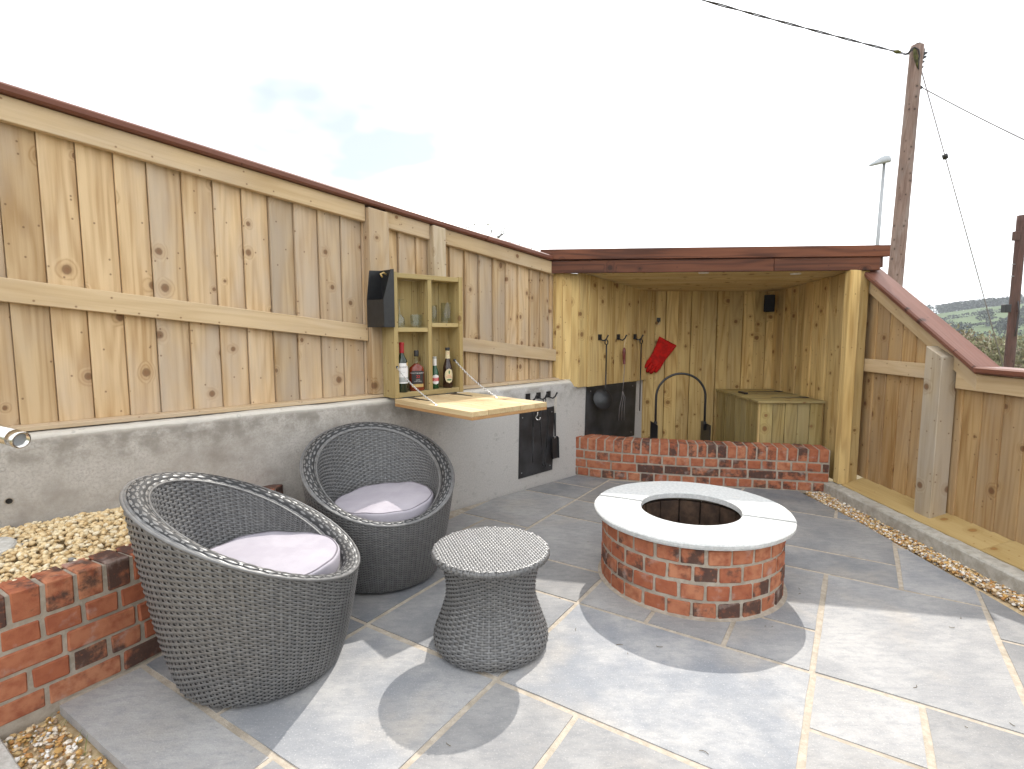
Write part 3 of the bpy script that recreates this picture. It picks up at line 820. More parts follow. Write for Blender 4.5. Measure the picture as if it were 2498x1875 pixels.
def wpost(u0, u1, v0, v1, z0, drop, mat):
    hexa('post', fence, mat, [wp(u0, v0, z0), wp(u1, v0, z0), wp(u1, v1, z0), wp(u0, v1, z0), wp(u0, v0, captop(u0) - drop), wp(u1, v0, captop(u1) - drop), wp(u1, v1, captop(u1) - drop - .006), wp(u0, v1, captop(u0) - drop - .006)], .004)
wpost(-1.21, -1.07, -.139, -.056, .886, .056, M['fence'])
wpost(-.719, -.615, -.139, -.056, .886, .046, M['postgrey'])

# ================================================================== RIGHT FENCE, KERB
def rcap(y):                                             # height of capping top along the right fence
    return 1.088 if y < 3.17 else 1.088 + (y - 3.17) * .622
rf = thing('timber_fence', 'low close-board fence with red-brown capping sloping up to the shelter', 'fence', (2.8, 3.0, .14))
def rp(y, v, z): return Vector((2.80 - v, y, z))
y = .95
while y < 5.2:  # boards behind the shelter front are unseen, added to stop a sunlight leak
    y1 = y + .14
    zt0, zt1 = min(rcap(y) - .05, 1.74), min(rcap(y1) - .05, 1.74)
    pts = [rp(y1 + .004, 0, .135), rp(y, 0, .135), rp(y, .016, .135), rp(y1 + .004, .006, .135), rp(y1 + .004, 0, zt1), rp(y, 0, zt0), rp(y, .016, zt0), rp(y1 + .004, .006, zt1)]
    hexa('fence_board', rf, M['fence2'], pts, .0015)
    y = y1
def rbeam(name, mat, y0, y1, z0f, z1f, x0, x1, bev=.003):
    return hexa(name, rf, mat, [(x0, y0, z0f(y0)), (x1, y0, z0f(y0)), (x1, y0, z1f(y0)), (x0, y0, z1f(y0)), (x0, y1, z0f(y1)), (x1, y1, z0f(y1)), (x1, y1, z1f(y1)), (x0, y1, z1f(y1))], bev)
rbeam('capping', M['cap'], .95, 3.185, lambda y: 1.048, lambda y: 1.088, 2.702, 2.865, .009)
rbeam('capping', M['cap'], 3.160, 4.30, lambda y: 1.046 + (y - 3.17) * .622, lambda y: 1.091 + (y - 3.17) * .622, 2.700, 2.862, .010)
rbeam('top_rail', M['rail'], .95, 3.355, lambda y: .940, lambda y: 1.040, 2.752, 2.786)
rbeam('top_rail', M['rail'], 3.20, 4.28, lambda y: .925 + (y - 3.17) * .622, lambda y: 1.038 + (y - 3.17) * .622, 2.750, 2.784)
rbeam('mid_rail', M['rail'], 3.52, 4.30, lambda y: .980, lambda y: 1.078, 2.748, 2.784)
hexa('post', rf, M['postgrey'], [(2.675, 3.375, .09), (2.779, 3.375, .12), (2.779, 3.515, .12), (2.675, 3.515, .09), (2.675, 3.375, 1.135), (2.779, 3.375, 1.135), (2.779, 3.515, 1.20), (2.675, 3.515, 1.20)], .004)
for a_, b_ in ((.95, 2.925), (2.928, 4.22)):
    hexa('kickboard', rf, M['kick'], [(2.618, a_, .050), (2.800, a_, .110), (2.800, a_, .138), (2.618, a_, .080), (2.618, b_, .050), (2.800, b_, .110), (2.800, b_, .138), (2.618, b_, .080)], .003)
kb = thing('kerb', 'straight concrete kerb between the gravel strip and the right fence', 'kerb', (2.56, 2.6, 0))
vs, fs = [], []
ys = np.arange(.95, 4.34, .05); rr = np.random.RandomState(3)
for yy in ys:
    j = lambda s: rr.uniform(-s, s)
    vs += [(2.512, yy, -.08), (2.512 + j(.001), yy, .068 + j(.002)), (2.518 + j(.002), yy, .078 + j(.002)), (2.560, yy, .081 + j(.001)), (2.606 + j(.002), yy, .079 + j(.002)), (2.612, yy, -.08)]
for i in range(len(ys) - 1):
    for k in range(6):
        k2 = (k + 1) % 6; fs.append((i * 6 + k, i * 6 + k2, (i + 1) * 6 + k2, (i + 1) * 6 + k))
fs += [tuple(range(6)), tuple((len(ys) - 1) * 6 + k for k in range(5, -1, -1))]
bm = bmesh.new(); bm.from_mesh(mk('k', vs, fs)); mesh_obj('kerb_block', bm_mesh(bm, 'kerb_block'), M['kerbc'], None, kb)

# ================================================================== SHELTER
sh = thing('shelter', 'open-fronted timber log shelter with stained red-brown roof fascia', 'shelter', (1.7, 4.9, 0))
UL0, UL1 = .765, 1.835                                   # left wall in u
def ceilL(t): return 1.800 + (1.690 - 1.800) * t          # t: 0 front .. 1 back
def ceilR(t): return 1.772 + (1.686 - 1.772) * t
# left cladding on the concrete wall
u = UL0; ws = [.115, .135, .14, .13, .14, .135, .13, .145]
s_ = (UL1 - UL0) / sum(ws)
for i, w in enumerate(ws):
    w *= s_; th = rnd.choice([.024, .030, .034, .028])
    t0, t1 = (u - UL0) / (UL1 - UL0), (u + w - UL0) / (UL1 - UL0)
    zb = .795 + rnd.uniform(-.004, .004)
    a_, b_ = u + .0012, u + w - .0012
    hexa('wall_board', sh, M['shed'], [wp(a_, .004, zb), wp(b_, .004, zb), wp(b_, .004 + th, zb), wp(a_, .004 + th, zb), wp(a_, .004, ceilL(t0) - .004), wp(b_, .004, ceilL(t1) - .004), wp(b_, .004 + th, ceilL(t1) - .004), wp(a_, .004 + th, ceilL(t0) - .004)], .002)
    u += w
# front return boards beside the fence
ra, rb = Vector((.385, 4.758, 0)), Vector((.588, 4.792, 0)); rt = (rb - ra).normalized(); rn = Vector((rt.y, -rt.x, 0))
for (f0, f1, off) in ((0, .27, 0), (.275, .66, .004), (.665, 1.0, -.002)):
    a_, b_ = ra + (rb - ra) * f0, ra + (rb - ra) * f1
    a2, b2 = a_ - rn * .024, b_ - rn * .024; a_, b_ = a_ + rn * off, b_ + rn * off
    zb = .868 if f0 < .6 else .80
    Z = lambda p, z: Vector((p.x, p.y, z))
    hexa('wall_board', sh, M['shed'], [Z(a_, zb), Z(b_, zb), Z(b2, zb), Z(a2, zb), Z(a_, 1.79), Z(b_, 1.79), Z(b2, 1.79), Z(a2, 1.79)], .002)
# back wall
x = 1.318; ws = [.145, .115, .135, .14, .135, .145, .13, .15, .125, .13, .12]; s_ = (2.69 - 1.318) / sum(ws)
for i, w in enumerate(ws):
    w *= s_; off = [0, .012, -.006, .008, -.002, .010, -.008, .004, -.006, .010, 0][i % 11]
    box('wall_board', sh, M['shed'], (x + .0022, x + w - .0022, 5.538 + off, 5.565 + off, -.05, 1.692), None, .002)
    x += w
box('backing_panel', sh, M['shed'], (1.30, 2.72, 5.582, 5.594, -.05, 1.70), None, .001, axis=2)
# right wall, slightly skewed
def rw(t, inn, z): return Vector((2.715 + (2.665 - 2.715) * t - inn, 4.285 + (5.56 - 4.285) * t, z))
n_ = 11
for i in range(n_):
    t0, t1 = i / n_ + .0008, (i + 1) / n_ - .0008
    th = [.012, .028, .018, .032, .014, .026][i % 6]
    hexa('wall_board', sh, M['shed'], [rw(t0, th, .06), rw(t1, th, .06), rw(t1, -.012, .06), rw(t0, -.012, .06), rw(t0, th, ceilR(t0) - .003), rw(t1, th, ceilR(t1) - .003), rw(t1, -.012, ceilR(t1) - .003), rw(t0, -.012, ceilR(t0) - .003)], .002)
# front right corner post and outer board
box('corner_post', sh, M['shed'], (2.585, 2.668, 4.205, 4.275, .085, 1.758), None, .003)
box('wall_board', sh, M['shed'], (2.6705, 2.742, 4.222, 4.283, .10, 1.765), None, .002)
# ceiling planks running across
n_ = 9
cl0, cl1 = wp(.745, -.03, 0), wp(1.855, -.03, 0)
for i in range(n_):
    t0, t1 = i / n_ + .001, (i + 1) / n_ - .001
    L0, L1 = cl0.lerp(cl1, t0), cl0.lerp(cl1, t1)
    R0, R1 = rw(t0, .0, 0), rw(t1, .0, 0)
    dz = rnd.uniform(-.002, .002)
    Z = lambda p, z: Vector((p.x, p.y, z))
    hexa('ceiling_board', sh, M['ceiling'], [Z(L0, ceilL(t0) + dz), Z(L1, ceilL(t1) + dz), Z(L1, ceilL(t1) + .022), Z(L0, ceilL(t0) + .022), Z(R0, ceilR(t0) + dz), Z(R1, ceilR(t1) + dz), Z(R1, ceilR(t1) + .022), Z(R0, ceilR(t0) + .022)], .002)
# roof deck and fascias: front edge runs from fl to fr
fl, fr = Vector((.240, 4.715, 0)), Vector((2.835, 4.145, 0))
ft = (fr - fl).normalized(); fn = Vector((ft.y, -ft.x, 0))
def fz(p, z): return Vector((p.x, p.y, z))
def fascia(name, mat, s0, s1, off0, off1, zl0, zl1, zr0, zr1):
    L = (fr - fl).length
    a_, b_ = fl + ft * s0, fl + ft * (L - s1)
    k0, k1 = s0 / L, 1 - s1 / L
    zb = lambda k: zl0 + (zr0 - zl0) * k
    zt = lambda k: zl1 + (zr1 - zl1) * k
    return hexa(name, sh, mat, [fz(a_ + fn * off1, zb(k0)), fz(a_ + fn * off0, zb(k0)), fz(a_ + fn * off0, zt(k0)), fz(a_ + fn * off1, zt(k0)), fz(b_ + fn * off1, zb(k1)), fz(b_ + fn * off0, zb(k1)), fz(b_ + fn * off0, zt(k1)), fz(b_ + fn * off1, zt(k1))], .003)
fascia('upper_fascia', M['stain'], 0, 0, 0, -.045, 1.899, 1.985, 1.852, 1.936)
L_ = (fr - fl).length
fascia('lower_fascia', M['stain'], .03, .80, -.018, -.05, 1.786, 1.890, 1.752, 1.852)
fascia('lower_fascia', M['stain'], L_ - .798, .055, -.018, -.05, 1.786, 1.890, 1.752, 1.852)
rbk = 5.80
def roofz(p, k): return 1.905 - .045 * k - .085 * (p.y - 4.4) / 1.3
box('wall_board', sh, M['shed'], (.598, .745, .100, .136, .886, 1.885), FW, .002)  # filler board added in the corner to stop a sunlight leak
rc = [fl + ft * .02 - fn * .05, fr - ft * .02 - fn * .05, Vector((2.815, rbk, 0)), wp(2.03, -.10, 0), wp(.52, -.10, 0)]
bm = bmesh.new()
top = [bm.verts.new(fz(p, roofz(p, p.x / 2.8) + .040)) for p in rc]; bot = [bm.verts.new(fz(p, roofz(p, p.x / 2.8) - .02)) for p in rc]
bm.faces.new(top); bm.faces.new(bot[::-1])
for i in range(5): bm.faces.new((top[i], bot[i], bot[(i + 1) % 5], top[(i + 1) % 5]))
mesh_obj('roof_deck', bm_mesh(bm, 'roof_deck'), M['stain'], None, sh)
beam('side_fascia', sh, M['stain'], (2.808, 4.20, 1.842), (2.808, 5.8, 1.74), .03, .13)
# downlights
for q in ((.878, 4.69), (1.605, 4.615), (2.340, 4.545)):
    t = None
    best = min(range(101), key=lambda i: abs(cl0.lerp(cl1, i / 100).lerp(rw(i / 100, 0, 0), (q[0] - cl0.lerp(cl1, i / 100).x) / max(.1, rw(i / 100, 0, 0).x - cl0.lerp(cl1, i / 100).x)).y - q[1]))
    t = best / 100; lx, rx = cl0.lerp(cl1, t).x, rw(t, 0, 0).x
    k = (q[0] - lx) / (rx - lx); zc = ceilL(t) * (1 - k) + ceilR(t) * k
    dl = mesh_obj('downlight', lathe_mesh([(.026, .004), (.026, -.002), (.030, -.007), (.040, -.006), (.043, -.001), (.043, .004)], 28, 'downlight'), M['white'], Matrix.Translation((q[0], q[1], zc - .001)), sh, True)
    mesh_obj('downlight_lens', lathe_mesh([(0, -.0015), (.0265, -.0015)], 24, 'downlight_lens'), M['lens'], Matrix.Translation((q[0], q[1], zc - .001)), dl)
# ================================================================== BRICKWORK
_bm = {}
def brick_mesh(l, d, h, var):
    key = (round(l, 3), round(d, 3), round(h, 3), var)
    if key not in _bm:
        r_ = random.Random(hash(key) % 9999)
        j = lambda: r_.uniform(-.0018, .0018)
        c = [(sx * l / 2 + j(), sy * d / 2 + j(), sz * h / 2 + j()) for sz in (-1, 1) for sx, sy in ((-1, -1), (1, -1), (1, 1), (-1, 1))]
        me = hexmesh(c, .0045, 'brick'); me.materials.append(M['brick']); _bm[key] = me
    return _bm[key]
class Path:
    def __init__(s, pts, n=240):
        # Catmull-Rom through the points, resampled by length
        P = [pts[0] * 2 - pts[1]] + list(pts) + [pts[-1] * 2 - pts[-2]]; q = []
        for i in range(1, len(P) - 2):
            for k in range(20):
                t = k / 20; a, b, c, d = P[i - 1], P[i], P[i + 1], P[i + 2]
                q.append(.5 * ((2 * b) + (c - a) * t + (2 * a - 5 * b + 4 * c - d) * t * t + (3 * b - a - 3 * c + d) * t ** 3))
        q.append(pts[-1]); s.q = q; s.l = [0]
        for i in range(1, len(q)): s.l.append(s.l[-1] + (q[i] - q[i - 1]).length)
        s.L = s.l[-1]
    def at(s, d):
        d = max(0, min(s.L, d)); i = max(0, min(len(s.l) - 2, int(np.searchsorted(s.l, d)) - 1))
        a, b = s.q[i], s.q[i + 1]; t = (b - a).normalized()
        return a + t * (d - s.l[i]), t
def course(parent, path, z, l, d, h, gap, start=0.0, nvar=4, end=None):
    s = start; end = end or path.L
    while s + l * .45 < end:
        ll = min(l, end - s - .002)
        p, t = path.at(s + ll / 2)
        nrm = Vector((t.y, -t.x, 0))
        c = p - nrm * (d / 2 + rnd.uniform(-.0025, .0015)) + Vector((0, 0, z + h / 2 + rnd.uniform(-.0012, .0012)))
        me = brick_mesh(ll, d, h, rnd.randrange(nvar))
        R = Matrix(((t.x, -nrm.x, 0, 0), (t.y, -nrm.y, 0, 0), (0, 0, 1, 0), (0, 0, 0, 1)))
        mesh_obj('brick', me, None, Matrix.Translation(c) @ R @ Matrix.Rotation(rnd.uniform(-.012, .012), 4, 'Z') @ Matrix.Rotation(rnd.uniform(-.006, .006), 4, 'Y'), parent)
        s += l + gap
def mortar_core(parent, path, z0, z1, inset, depth):
    n = 60; vs, fs = [], []
    for i in range(n + 1):
        p, t = path.at(path.L * i / n); nrm = Vector((t.y, -t.x, 0))
        a, b = p - nrm * inset, p - nrm * (depth - inset)
        vs += [(a.x, a.y, z0), (a.x, a.y, z1), (b.x, b.y, z1), (b.x, b.y, z0)]
    for i in range(n):
        for k in range(4):
            k2 = (k + 1) % 4; fs.append((i * 4 + k, i * 4 + k2, i * 4 + 4 + k2, i * 4 + 4 + k))
    fs += [(0, 1, 2, 3), (n * 4 + 3, n * 4 + 2, n * 4 + 1, n * 4)]
    bm = bmesh.new(); bm.from_mesh(mk('c', vs, fs))
    mesh_obj('mortar', bm_mesh(bm, 'mortar'), M['mortar'], None, parent)
bw = thing('brick_wall', 'low red brick wall with brick-on-edge top in front of the timber shelter', 'wall', (1.5, 4.5, 0))
pb = Path(BRICKPATH)
course(bw, pb, .004, .099, .20, .066, .014, .03)
course(bw, pb, .083, .210, .20, .066, .014, .004)
course(bw, pb, .162, .099, .20, .066, .014, -.02)
course(bw, pb, .242, .0650, .21, .103, .0125, .006)
mortar_core(bw, pb, -.02, .341, .0045, .20)
bedw = thing('brick_wall', 'curved low brick wall holding the raised pebble bed', 'wall', (-1.6, 1.8, 0))
pd = Path(BEDPATH)
course(bedw, pd, .004, .215, .105, .0705, .014, .05)
course(bedw, pd, .0865, .102, .105, .0705, .014, .00)
course(bedw, pd, .169, .215, .105, .0705, .014, .11)
course(bedw, pd, .2515, .102, .105, .0705, .014, .045)
course(bedw, pd, .3345, .0775, .14, .1075, .0135, .02)
mortar_core(bedw, pd, -.05, .434, .0045, .103)
# pointing fillets at the foot of the walls
# ---- fire pit
PC = Vector((.940, 2.785, 0))
pit = thing('fire_pit', 'round red brick fire pit with pale stone ring cap in the patio', 'fire pit', PC)
RB = .455
for ci in range(4):
    nb = 25; z = .002 + ci * .0832
    for k in range(nb):
        a = 2 * PI * (k + .5 * (ci % 2) + .13) / nb + rnd.uniform(-.006, .006)
        me = brick_mesh(.0995, .145, .0695, rnd.randrange(5))
        t = Vector((-math.sin(a), math.cos(a), 0)); nrm = Vector((math.cos(a), math.sin(a), 0))
        c = PC + nrm * (RB - .0725 + rnd.uniform(-.003, .002)) + Vector((0, 0, z + .0358 + rnd.uniform(-.001, .001)))
        R = Matrix(((t.x, nrm.x, 0, 0), (t.y, nrm.y, 0, 0), (0, 0, 1, 0), (0, 0, 0, 1)))
        mesh_obj('brick', me, None, Matrix.Translation(c) @ R @ Matrix.Rotation(rnd.uniform(-.015, .015), 4, 'Z'), pit)
mesh_obj('mortar', lathe_mesh([(.31, 0), (.31, .336), (RB - .005, .336), (RB - .005, .0)], 72, 'mortar', close=True), M['mortar'], Matrix.Translation(PC), pit)
mesh_obj('base_fillet', lathe_mesh([(RB - .01, -.004), (RB - .008, .012), (RB + .006, .0045), (RB + .020, .0015), (RB + .021, -.004)], 72, 'base_fillet', close=True), M['mortar'], Matrix.Translation(PC), pit)
for k in range(15):                                       # upright firebricks lining the bowl
    a = 2 * PI * k / 15
    t = Vector((-math.sin(a), math.cos(a), 0)); nrm = Vector((math.cos(a), math.sin(a), 0))
    me_key = ('liner', k % 3)
    if me_key not in _bm:
        _bm[me_key] = hexmesh([(sx * (.0625 if sy > 0 else .0535), sy * .02, sz * .155) for sz in (-1, 1) for sx, sy in ((-1, -1), (1, -1), (1, 1), (-1, 1))], .003, 'liner_brick'); _bm[me_key].materials.append(M['sootbrick'])
    R = Matrix(((t.x, nrm.x, 0, 0), (t.y, nrm.y, 0, 0), (0, 0, 1, 0), (0, 0, 0, 1)))
    mesh_obj('liner_brick', _bm[me_key], None, Matrix.Translation(PC + nrm * (.285 + rnd.uniform(-.003, .003)) + Vector((0, 0, .165))) @ R, pit)
mesh_obj('ash_bed', lathe_mesh([(0, .02), (.15, .024), (.305, .012)], 40, 'ash_bed'), M['ash'], Matrix.Translation(PC), pit)
def half_ring(a0, a1):
    n = 44; ri, ro, z0, z1 = .252, .500, .3375, .366; bm = bmesh.new(); rows = []
    for i in range(n + 1):
        a = a0 + (a1 - a0) * i / n; c, s = math.cos(a), math.sin(a)
        w = .0016 * math.sin(a * 9 + 1) + rnd.uniform(-.0008, .0008)
        prof = [(ri, z0), (ri + .001, z1 - .003), (ri + .004, z1), (.38, z1 + .0006), (ro - .006 + w, z1), (ro + w, z1 - .006), (ro - .002 + w * 2, z0 + .010), (ro - .007 + w, z0)]
        rows.append([bm.verts.new((r * c, r * s, z)) for r, z in prof])
    for i in range(n):
        for k in range(8):
            k2 = (k + 1) % 8; bm.faces.new((rows[i][k], rows[i + 1][k], rows[i + 1][k2], rows[i][k2]))
    bm.faces.new(rows[0][::-1]); bm.faces.new(rows[-1])
    return bm_mesh(bm, 'cap_stone')
j0 = math.radians(-26.5)                                   # the joint between the two halves
for k in range(2):
    mesh_obj('cap_stone', half_ring(j0 + k * PI + .0125, j0 + (k + 1) * PI - .0125), M['capstone'], Matrix.Translation(PC + Vector((0, 0, .0055 * (1 - k)))), pit)

M['grout'] = plain('dark_grout', (.14, .115, .09), .9, .1)
for k in range(2):
    a = j0 + k * PI; dv = Vector((math.cos(a), math.sin(a), 0))
    beam('cap_joint', pit, M['grout'], PC + dv * .2545 + Vector((0, 0, .3505)), PC + dv * .4965 + Vector((0, 0, .3505)), .0085, .0225, (0, 0, 1), .0005)

# ================================================================== WOVEN FURNITURE
def weave_mesh(prof, rows, N, amp, name, spp=4, crown=.0022, ampf=None):
    """rows: list of t boundaries; prof(theta array, t) -> r, z arrays.  Strands go over one upright and under the next."""
    Ms = N * spp; th = np.linspace(0, 2 * PI, Ms, endpoint=False)
    ct, st = np.cos(th), np.sin(th)
    def P(t):
        r, z = prof(th, t); return np.stack([r * ct, r * st, z], 1)
    def Nn(t):
        e = 1e-3; a, b = P(min(t + e, 1)), P(max(t - e, 0)); dt = a - b
        p = P(t); dth = np.roll(p, -1, 0) - np.roll(p, 1, 0)
        n = np.cross(dth, dt); return n / np.maximum(np.linalg.norm(n, axis=1, keepdims=True), 1e-9)
    V, Fc = [], []; base = 0
    idx = np.arange(Ms); nx = (idx + 1) % Ms
    for i in range(len(rows) - 1):
        t0, t1 = rows[i], rows[i + 1]; tm = (t0 + t1) / 2
        wv = np.cos(th * N / 2 + PI * i)
        wv = np.sign(wv) * np.abs(wv) ** .75
        am = amp if ampf is None else ampf((t0 + t1) / 2)
        for t, c in ((tm - (t1 - t0) * .49, -crown), (tm, 0.0), (tm + (t1 - t0) * .49, -crown)):
            V.append(P(t) + Nn(tm) * (am * wv + c)[:, None])
        for k in range(2):
            a = base + k * Ms; b = a + Ms
            Fc.append(np.stack([a + idx, a + nx, b + nx, b + idx], 1))
        base += 3 * Ms
    # uprights
    nt = 40; tt = np.linspace(rows[0], rows[-1], nt)
    cols = [P(t) for t in tt]; nms = [Nn(t) for t in tt]
    for s in range(N):
        k = int(s * spp) % Ms; kl, kr = (k - 1) % Ms, (k + 1) % Ms
        for side in (kl, kr):
            f = .62
            V.append(np.stack([cols[i][k] * (1 - f) + cols[i][side] * f + nms[i][k] * (.0004) for i in range(nt)]))
        a = base; b = base + nt; ii = np.arange(nt - 1)
        Fc.append(np.stack([a + ii, b + ii, b + ii + 1, a + ii + 1], 1)); base += 2 * nt
    me = bpy.data.meshes.new(name)
    me.from_pydata(np.concatenate(V).tolist(), [], np.concatenate(Fc).tolist())
    me.polygons.foreach_set('use_smooth', [True] * len(me.polygons))
    return me
def shell_mesh(prof, n, nt, off, name):
    th = np.linspace(0, 2 * PI, n, endpoint=False); vs, fs = [], []
    for t in np.linspace(0, 1, nt):
        r, z = prof(th, t); r = r + off(t)
        vs += np.stack([r * np.cos(th), r * np.sin(th), z], 1).tolist()
    for i in range(nt - 1):
        for k in range(n):
            fs.append((i * n + k, i * n + (k + 1) % n, (i + 1) * n + (k + 1) % n, (i + 1) * n + k))
    return mk(name, vs, fs, True)
CR0, CR1, CZF, CZB, CPW = .281, .421, .370, .747, .637
RIMW = .078
T1, T2 = .545, .62                                       # outer | rim | inner
def chair_prof(th, t):
    Z = (CZF + CZB) / 2 - (CZB - CZF) / 2 * np.cos(th)
    R = CR0 + (CR1 - CR0) * (Z / CZB) ** CPW
    if t <= T1:
        s = t / T1; z = .012 + s * (Z - .012); r = CR0 + (CR1 - CR0) * (z / CZB) ** CPW
        return r, z
    if t <= T2:
        q = (t - T1) / (T2 - T1)
        return R - RIMW * q, Z + .020 * math.sin(PI * q) - .022 * q
    q = (t - T2) / (1 - T2)
    ri, zi = R - RIMW, Z - .022
    return ri + (.262 - ri) * (q ** 1.35), zi + (.318 - zi) * q
rows = list(np.linspace(0, T1, 61)) + list(np.linspace(T1, T2, 7))[1:] + list(np.linspace(T2, 1, 39))[1:]
chair_me = weave_mesh(chair_prof, rows, 84, .0034, 'woven_shell', crown=.0026, ampf=lambda t: .0013 if T1 < t < T2 else .0034); chair_me.materials.append(M['wicker'])
backing_me = shell_mesh(chair_prof, 72, 60, lambda t: -.010 if t < T1 * .97 else (-.012 if t < T1 else (0.0 if t < T2 else .011)), 'backing_shell'); backing_me.materials.append(M['wickerdark'])  # dark backing added inside the weave to block light through the gaps
def rim_ring(q, rad, n=144):
    pts = []
    for k in range(n):
        th = 2 * PI * k / n
        t = T1 + (T2 - T1) * q
        r, z = chair_prof(np.array([th]), t)
        pts.append(Vector((float(r[0]) * math.cos(th), float(r[0]) * math.sin(th), float(z[0]) if not hasattr(z, '__len__') else float(z[0]))))
    vs, fs = [], []; m = 6
    for i, p in enumerate(pts):
        tn = (pts[(i + 1) % n] - pts[i - 1]).normalized(); rad_ = Vector((p.x, p.y, 0)).normalized(); up = tn.cross(rad_)
        for k in range(m):
            a = 2 * PI * k / m; vs.append(p + (rad_ * math.cos(a) + up * math.sin(a)) * rad)
    for i in range(n):
        for k in range(m):
            fs.append((i * m + k, i * m + (k + 1) % m, ((i + 1) % n) * m + (k + 1) % m, ((i + 1) % n) * m + k))
    return mk('rim_band', vs, fs, True)
rim_o, rim_i = rim_ring(0.0, .0058), rim_ring(1.0, .0042)
for me in (rim_o, rim_i): me.materials.append(M['wicker'])
foot_me = lathe_mesh([(.012, -.012 + .013), (.016, .004), (.016, .03), (.010, .03)], 16, 'foot'); foot_me.materials.append(M['rubber'])
seat_me = lathe_mesh([(0, .322), (.255, .322), (.262, .318), (.262, .30), (0, .30)], 40, 'seat'); seat_me.materials.append(M['wickerdark'])
def cushion_mesh(seed):
    rr = np.random.RandomState(seed); n, vs, fs = 64, [], []
    R_, Hh = .262, .037
    prof = []
    for k in range(15):
        a = -PI / 2 + PI * k / 14
        prof.append((R_ * (.93 + .07 * abs(math.cos(a)) ** .5) if k not in (0, 14) else R_ * .925, Hh * math.copysign(abs(math.sin(a)) ** .38, math.sin(a))))
    inner = [.80, .6, .4, .2]
    full = [(R_ * q, -Hh * (1 + .18 * (1 - q))) for q in inner[::-1]] + prof + [(R_ * q, Hh * (1.0 + .26 * (1 - q * q))) for q in inner]
    ph = rr.uniform(0, 6, 6)
    for r, z in full:
        for k in range(n):
            a = 2 * PI * k / n
            w = 1 + .012 * math.sin(3 * a + ph[0]) + .008 * math.sin(7 * a + ph[1])
            dz = .0045 * math.sin(2 * a + ph[2]) * (r / R_) + .003 * math.sin(5 * a + ph[3]) * (r / R_) ** 2 + .002 * math.sin(11 * a + ph[4]) * (r / R_) ** 3
            vs.append((r * w * math.cos(a), r * w * math.sin(a), z + dz))
    m = len(full)
    for i in range(m - 1):
        for k in range(n): fs.append((i * n + k, i * n + (k + 1) % n, (i + 1) * n + (k + 1) % n, (i + 1) * n + k))
    fs += [tuple(range(n - 1, -1, -1)), tuple((m - 1) * n + k for k in range(n))]
    me = mk('cushion', vs, fs, True)
    rings = []
    for z in (Hh * .97, -Hh * .97):
        pv, pf = [], []
        for k in range(n):
            a = 2 * PI * k / n; r = R_ * .958 * (1 + .012 * math.sin(3 * a + ph[0]) + .008 * math.sin(7 * a + ph[1]))
            dz = .0045 * math.sin(2 * a + ph[2]) + .003 * math.sin(5 * a + ph[3]) + .002 * math.sin(11 * a + ph[4])
            for q in range(6):
                b = 2 * PI * q / 6; pv.append(((r + .0036 * math.cos(b)) * math.cos(a), (r + .0036 * math.cos(b)) * math.sin(a), z + dz + .0036 * math.sin(b)))
        for k in range(n):
            for q in range(6): pf.append((k * 6 + q, ((k + 1) % n) * 6 + q, ((k + 1) % n) * 6 + (q + 1) % 6, k * 6 + (q + 1) % 6))
        rings.append(mk('piping', pv, pf, True))
    return me, rings
CH = [((-.981, 2.032, 0), .23, 'grey woven rattan tub chair standing beside the curved brick pebble bed', (-.955, 2.075), 'round lilac cushion lying fully in sun in the chair by the pebble bed', (2.0, .5)),
      ((-.701, 2.844, 0), -1.039, 'grey woven rattan tub chair standing below the fold-down bar flap', (-.680, 2.815), 'round lilac cushion half shaded in the chair below the bar flap', (-2.5, 1.5))]
for (loc, phi, lab, cpos, clab, tlt) in CH:
    ch = thing('tub_chair', lab, 'chair', loc, 'rattan tub chairs', phi)
    B = WM[ch.name]
    mesh_obj('woven_shell', chair_me, None, B, ch)
    mesh_obj('backing_shell', backing_me, None, B, ch)
    mesh_obj('rim_band', rim_o, None, B, ch)
    mesh_obj('rim_band', rim_i, None, B, ch)
    mesh_obj('seat', seat_me, None, B, ch)
    for k in range(4):
        a = PI / 4 + k * PI / 2
        mesh_obj('foot', foot_me, None, B @ Matrix.Translation((.24 * math.cos(a), .24 * math.sin(a), 0)), ch)
    me, rings = cushion_mesh(3 if phi > 0 else 8)
    Mc = Matrix.Translation((cpos[0], cpos[1], .378)) @ Matrix.Rotation(math.radians(tlt[0]), 4, 'Y') @ Matrix.Rotation(math.radians(tlt[1]), 4, 'X')
    cu = tag(mesh_obj('seat_cushion', me, M['fabric'], Mc), clab, 'cushion', 'round chair cushions')
    for r_ in rings: mesh_obj('piping', r_, M['piping'], Mc, cu)

# ---- hourglass side table
TC = Vector((-.088, 2.170, 0))
tb = thing('side_table', 'grey woven rattan hourglass side table with round flat top', 'side table', TC)
tz = np.array([0, .012, .05, .12, .20, .26, .31, .35, .375, .392]); tr = np.array([.222, .238, .240, .214, .187, .184, .192, .204, .214, .221])
def tab_prof(th, t):
    # smooth interpolation of the outline
    z = .008 + t * .378; k = np.interp(z, tz, tr); k2 = (np.interp(z - .016, tz, tr) + np.interp(z + .016, tz, tr)) / 2
    return np.full_like(th, (k + 2 * k2) / 3), np.full_like(th, z)
mesh_obj('woven_body', weave_mesh(tab_prof, list(np.linspace(0, 1, 44)), 56, .0033, 'woven_body', crown=.0026), M['wicker'], Matrix.Translation(TC), tb)
mesh_obj('backing_shell', shell_mesh(tab_prof, 60, 30, lambda t: -.010, 'backing_shell'), M['wickerdark'], Matrix.Translation(TC), tb)  # dark shell added behind the table weave to block light
